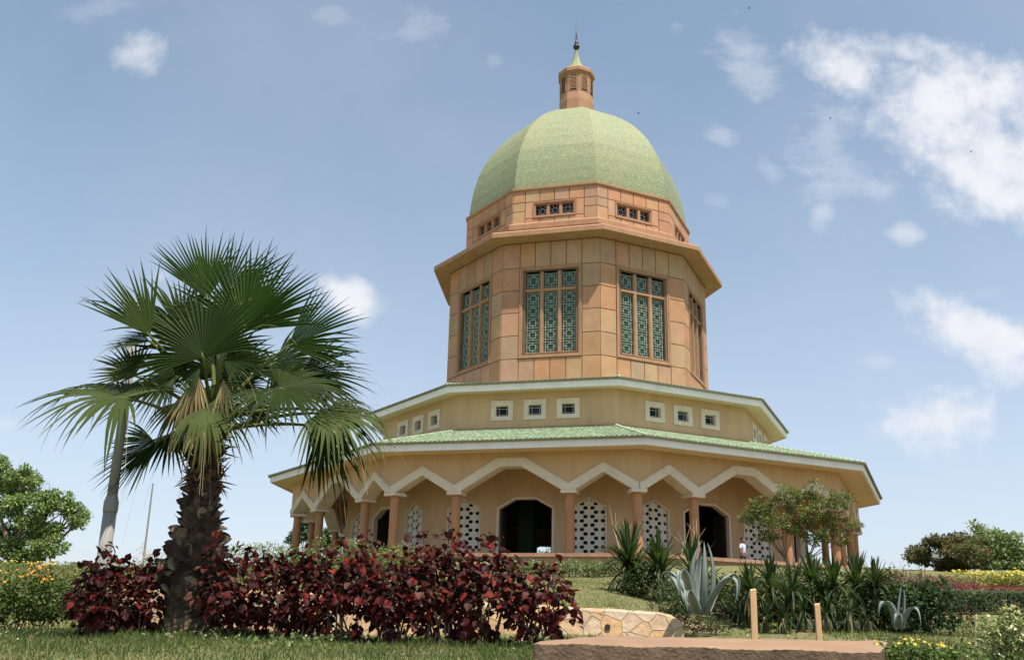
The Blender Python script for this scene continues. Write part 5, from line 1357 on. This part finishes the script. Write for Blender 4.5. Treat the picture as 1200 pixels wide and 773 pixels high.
# birds
BIRD = plain('dark_feather', (.03, .03, .035), .8, .1, 5, 0)
for i, (px, py, s_) in enumerate(((878, 10, .5), (973, 139, .45), (748, 133, .5), (1138, 178, .4))):
    p = at(px, py, 110); mb = MB()
    mb.tube([p+np.array([-.25*s_, 0, 0]), p, p+np.array([.3*s_, 0, .03])], [.02, .09*s_, .03], 6)
    for sg in (-1, 1):
        a = p+np.array([0, 0, .02]); mb.add([a+np.array([-.12*s_, 0, 0]), a+np.array([.12*s_, 0, 0]), a+np.array([.05*s_, sg*.3*s_, .2*s_]), a+np.array([-.1*s_, sg*.6*s_, .1*s_]), a+np.array([-.15*s_, sg*.3*s_, .18*s_])], [(0, 1, 2, 3, 4)])
    o = mb.build('bird', BIRD, origin=tuple(p)); tag(o, ['small dark bird at the top edge of the sky', 'small dark bird below the big white cloud', 'small dark bird right of the lantern', 'small dark bird in front of the big white cloud'][i], 'bird', 'birds in the sky')

# low weeds in the verge, one object: nobody could count them
n_ = 2600; xx = rng.uniform(-6, 4.5, n_); yy = rng.uniform(6.6, 9.4, n_); q = np.sin(xx*2.3+yy)+np.sin(xx*5.7-yy*3)
m_ = (q > .2) & ~((xx > sa[0]-.1) & (xx < sb[0]+.1) & (yy < 8.3)); xx, yy = xx[m_], yy[m_]; k = len(xx)
P = np.stack([xx, yy, gz(xx, yy)+rng.uniform(.01, .07, k)], 1); mb = MB()
scatter(mb, OV_V, OV_F, P, sph(k)+np.array([0, 0, .4]), sph(k)+np.array([0, 0, 1.2]), rng.uniform(.025, .06, k), pick([(.08, .14, .04), (.12, .18, .06), (.16, .19, .08)], k))
kf = 240; ii = rng.choice(k, kf); scatter(mb, FL_V, FL_F, P[ii]+np.array([0, 0, .05]), sph(kf), sph(kf)*.4+np.array([0, -.5, 1]), rng.uniform(.004, .009, kf), pick([(.7, .68, .55)], kf))
o = mb.build('weeds', LEAF, origin=(0, 0, 0)); tag(o, 'low broad leaved weeds with tiny pale flowers in the verge', 'weeds', kind='stuff')

# ------------------------------------------------------------------ grass
def grass(name, region, n, hgt, cols, wd=.004, keep=None):
    x0, x1, y0, y1 = region
    # more blades nearer the viewer
    yy = y0+(y1-y0)*rng.random(n)**1.3; xx = x0+(x1-x0)*rng.random(n)
    xx = xx*np.where(x0*x1 < 0, 1, 1)
    if keep is not None: m = keep(xx, yy); xx, yy = xx[m], yy[m]
    k = len(xx); zz = gz(xx, yy); P = np.stack([xx, yy, zz-.005], 1)
    A = np.stack([rng.normal(size=k)*.45, rng.normal(size=k)*.45, np.ones(k)], 1); Nn = np.stack([rng.normal(size=k), rng.normal(size=k)-.3, np.zeros(k)+.01], 1)
    cl = .55+.75*np.clip(.5+.5*np.sin(xx*5.1+1.7*np.sin(yy*3.7))*np.sin(yy*4.3+1.3*np.sin(xx*2.9)), 0, 1)
    hh = hgt*rng.uniform(.35, 1.4, k)*cl; S = np.stack([np.full(k, wd*2)*(yy/8), hh, hh], 1)
    mb = MB(); scatter(mb, BL_V, BL_F, P, A, Nn, S, pick(cols, k)); o = mb.build(name, GRASSM, origin=(0, 0, 0)); tag(o, 'short green and straw coloured grass', 'grass', kind='stuff'); return o
GC = [(.06, .11, .025), (.09, .14, .035), (.045, .08, .02), (.20, .18, .08), (.11, .14, .045)]
def slab_clear(x, y): return ~((x > sa[0]-.02+(y-6.1)*.35) & (x < sb[0]+.05) & (y > 6.0) & (y < 8.15))
g = grass('verge_grass', (-6.5, 5.5, 5.7, 10.0), 62000, .06, GC, keep=slab_clear); g['label'] = 'rough green grass verge in front of the dark red shrubs'
def lawn_keep(x, y): return (y > wall_y(np.clip(x, WX0, WX1))+.05) | (x > WX1+.2)
g = grass('lawn_grass', (-7, 4.5, 11.0, 24.5), 60000, .035, [(.17, .20, .06), (.24, .25, .09), (.13, .16, .05), (.34, .29, .15)], wd=.003, keep=lawn_keep); g['label'] = 'short sunlit lawn sloping up behind the stone wall'
g = grass('slope_grass', (-24, -5, 11.0, 32), 40000, .10, [(.12, .16, .05), (.18, .20, .07), (.26, .22, .11), (.08, .12, .03)], wd=.004); g['label'] = 'longer rough grass on the slope at the left'
g = grass('border_grass', (3.2, 8.5, 8.2, 15.5), 26000, .045, GC, keep=lambda x, y: (x > 3.0)); g['label'] = 'short grass strip behind the slab on the right'
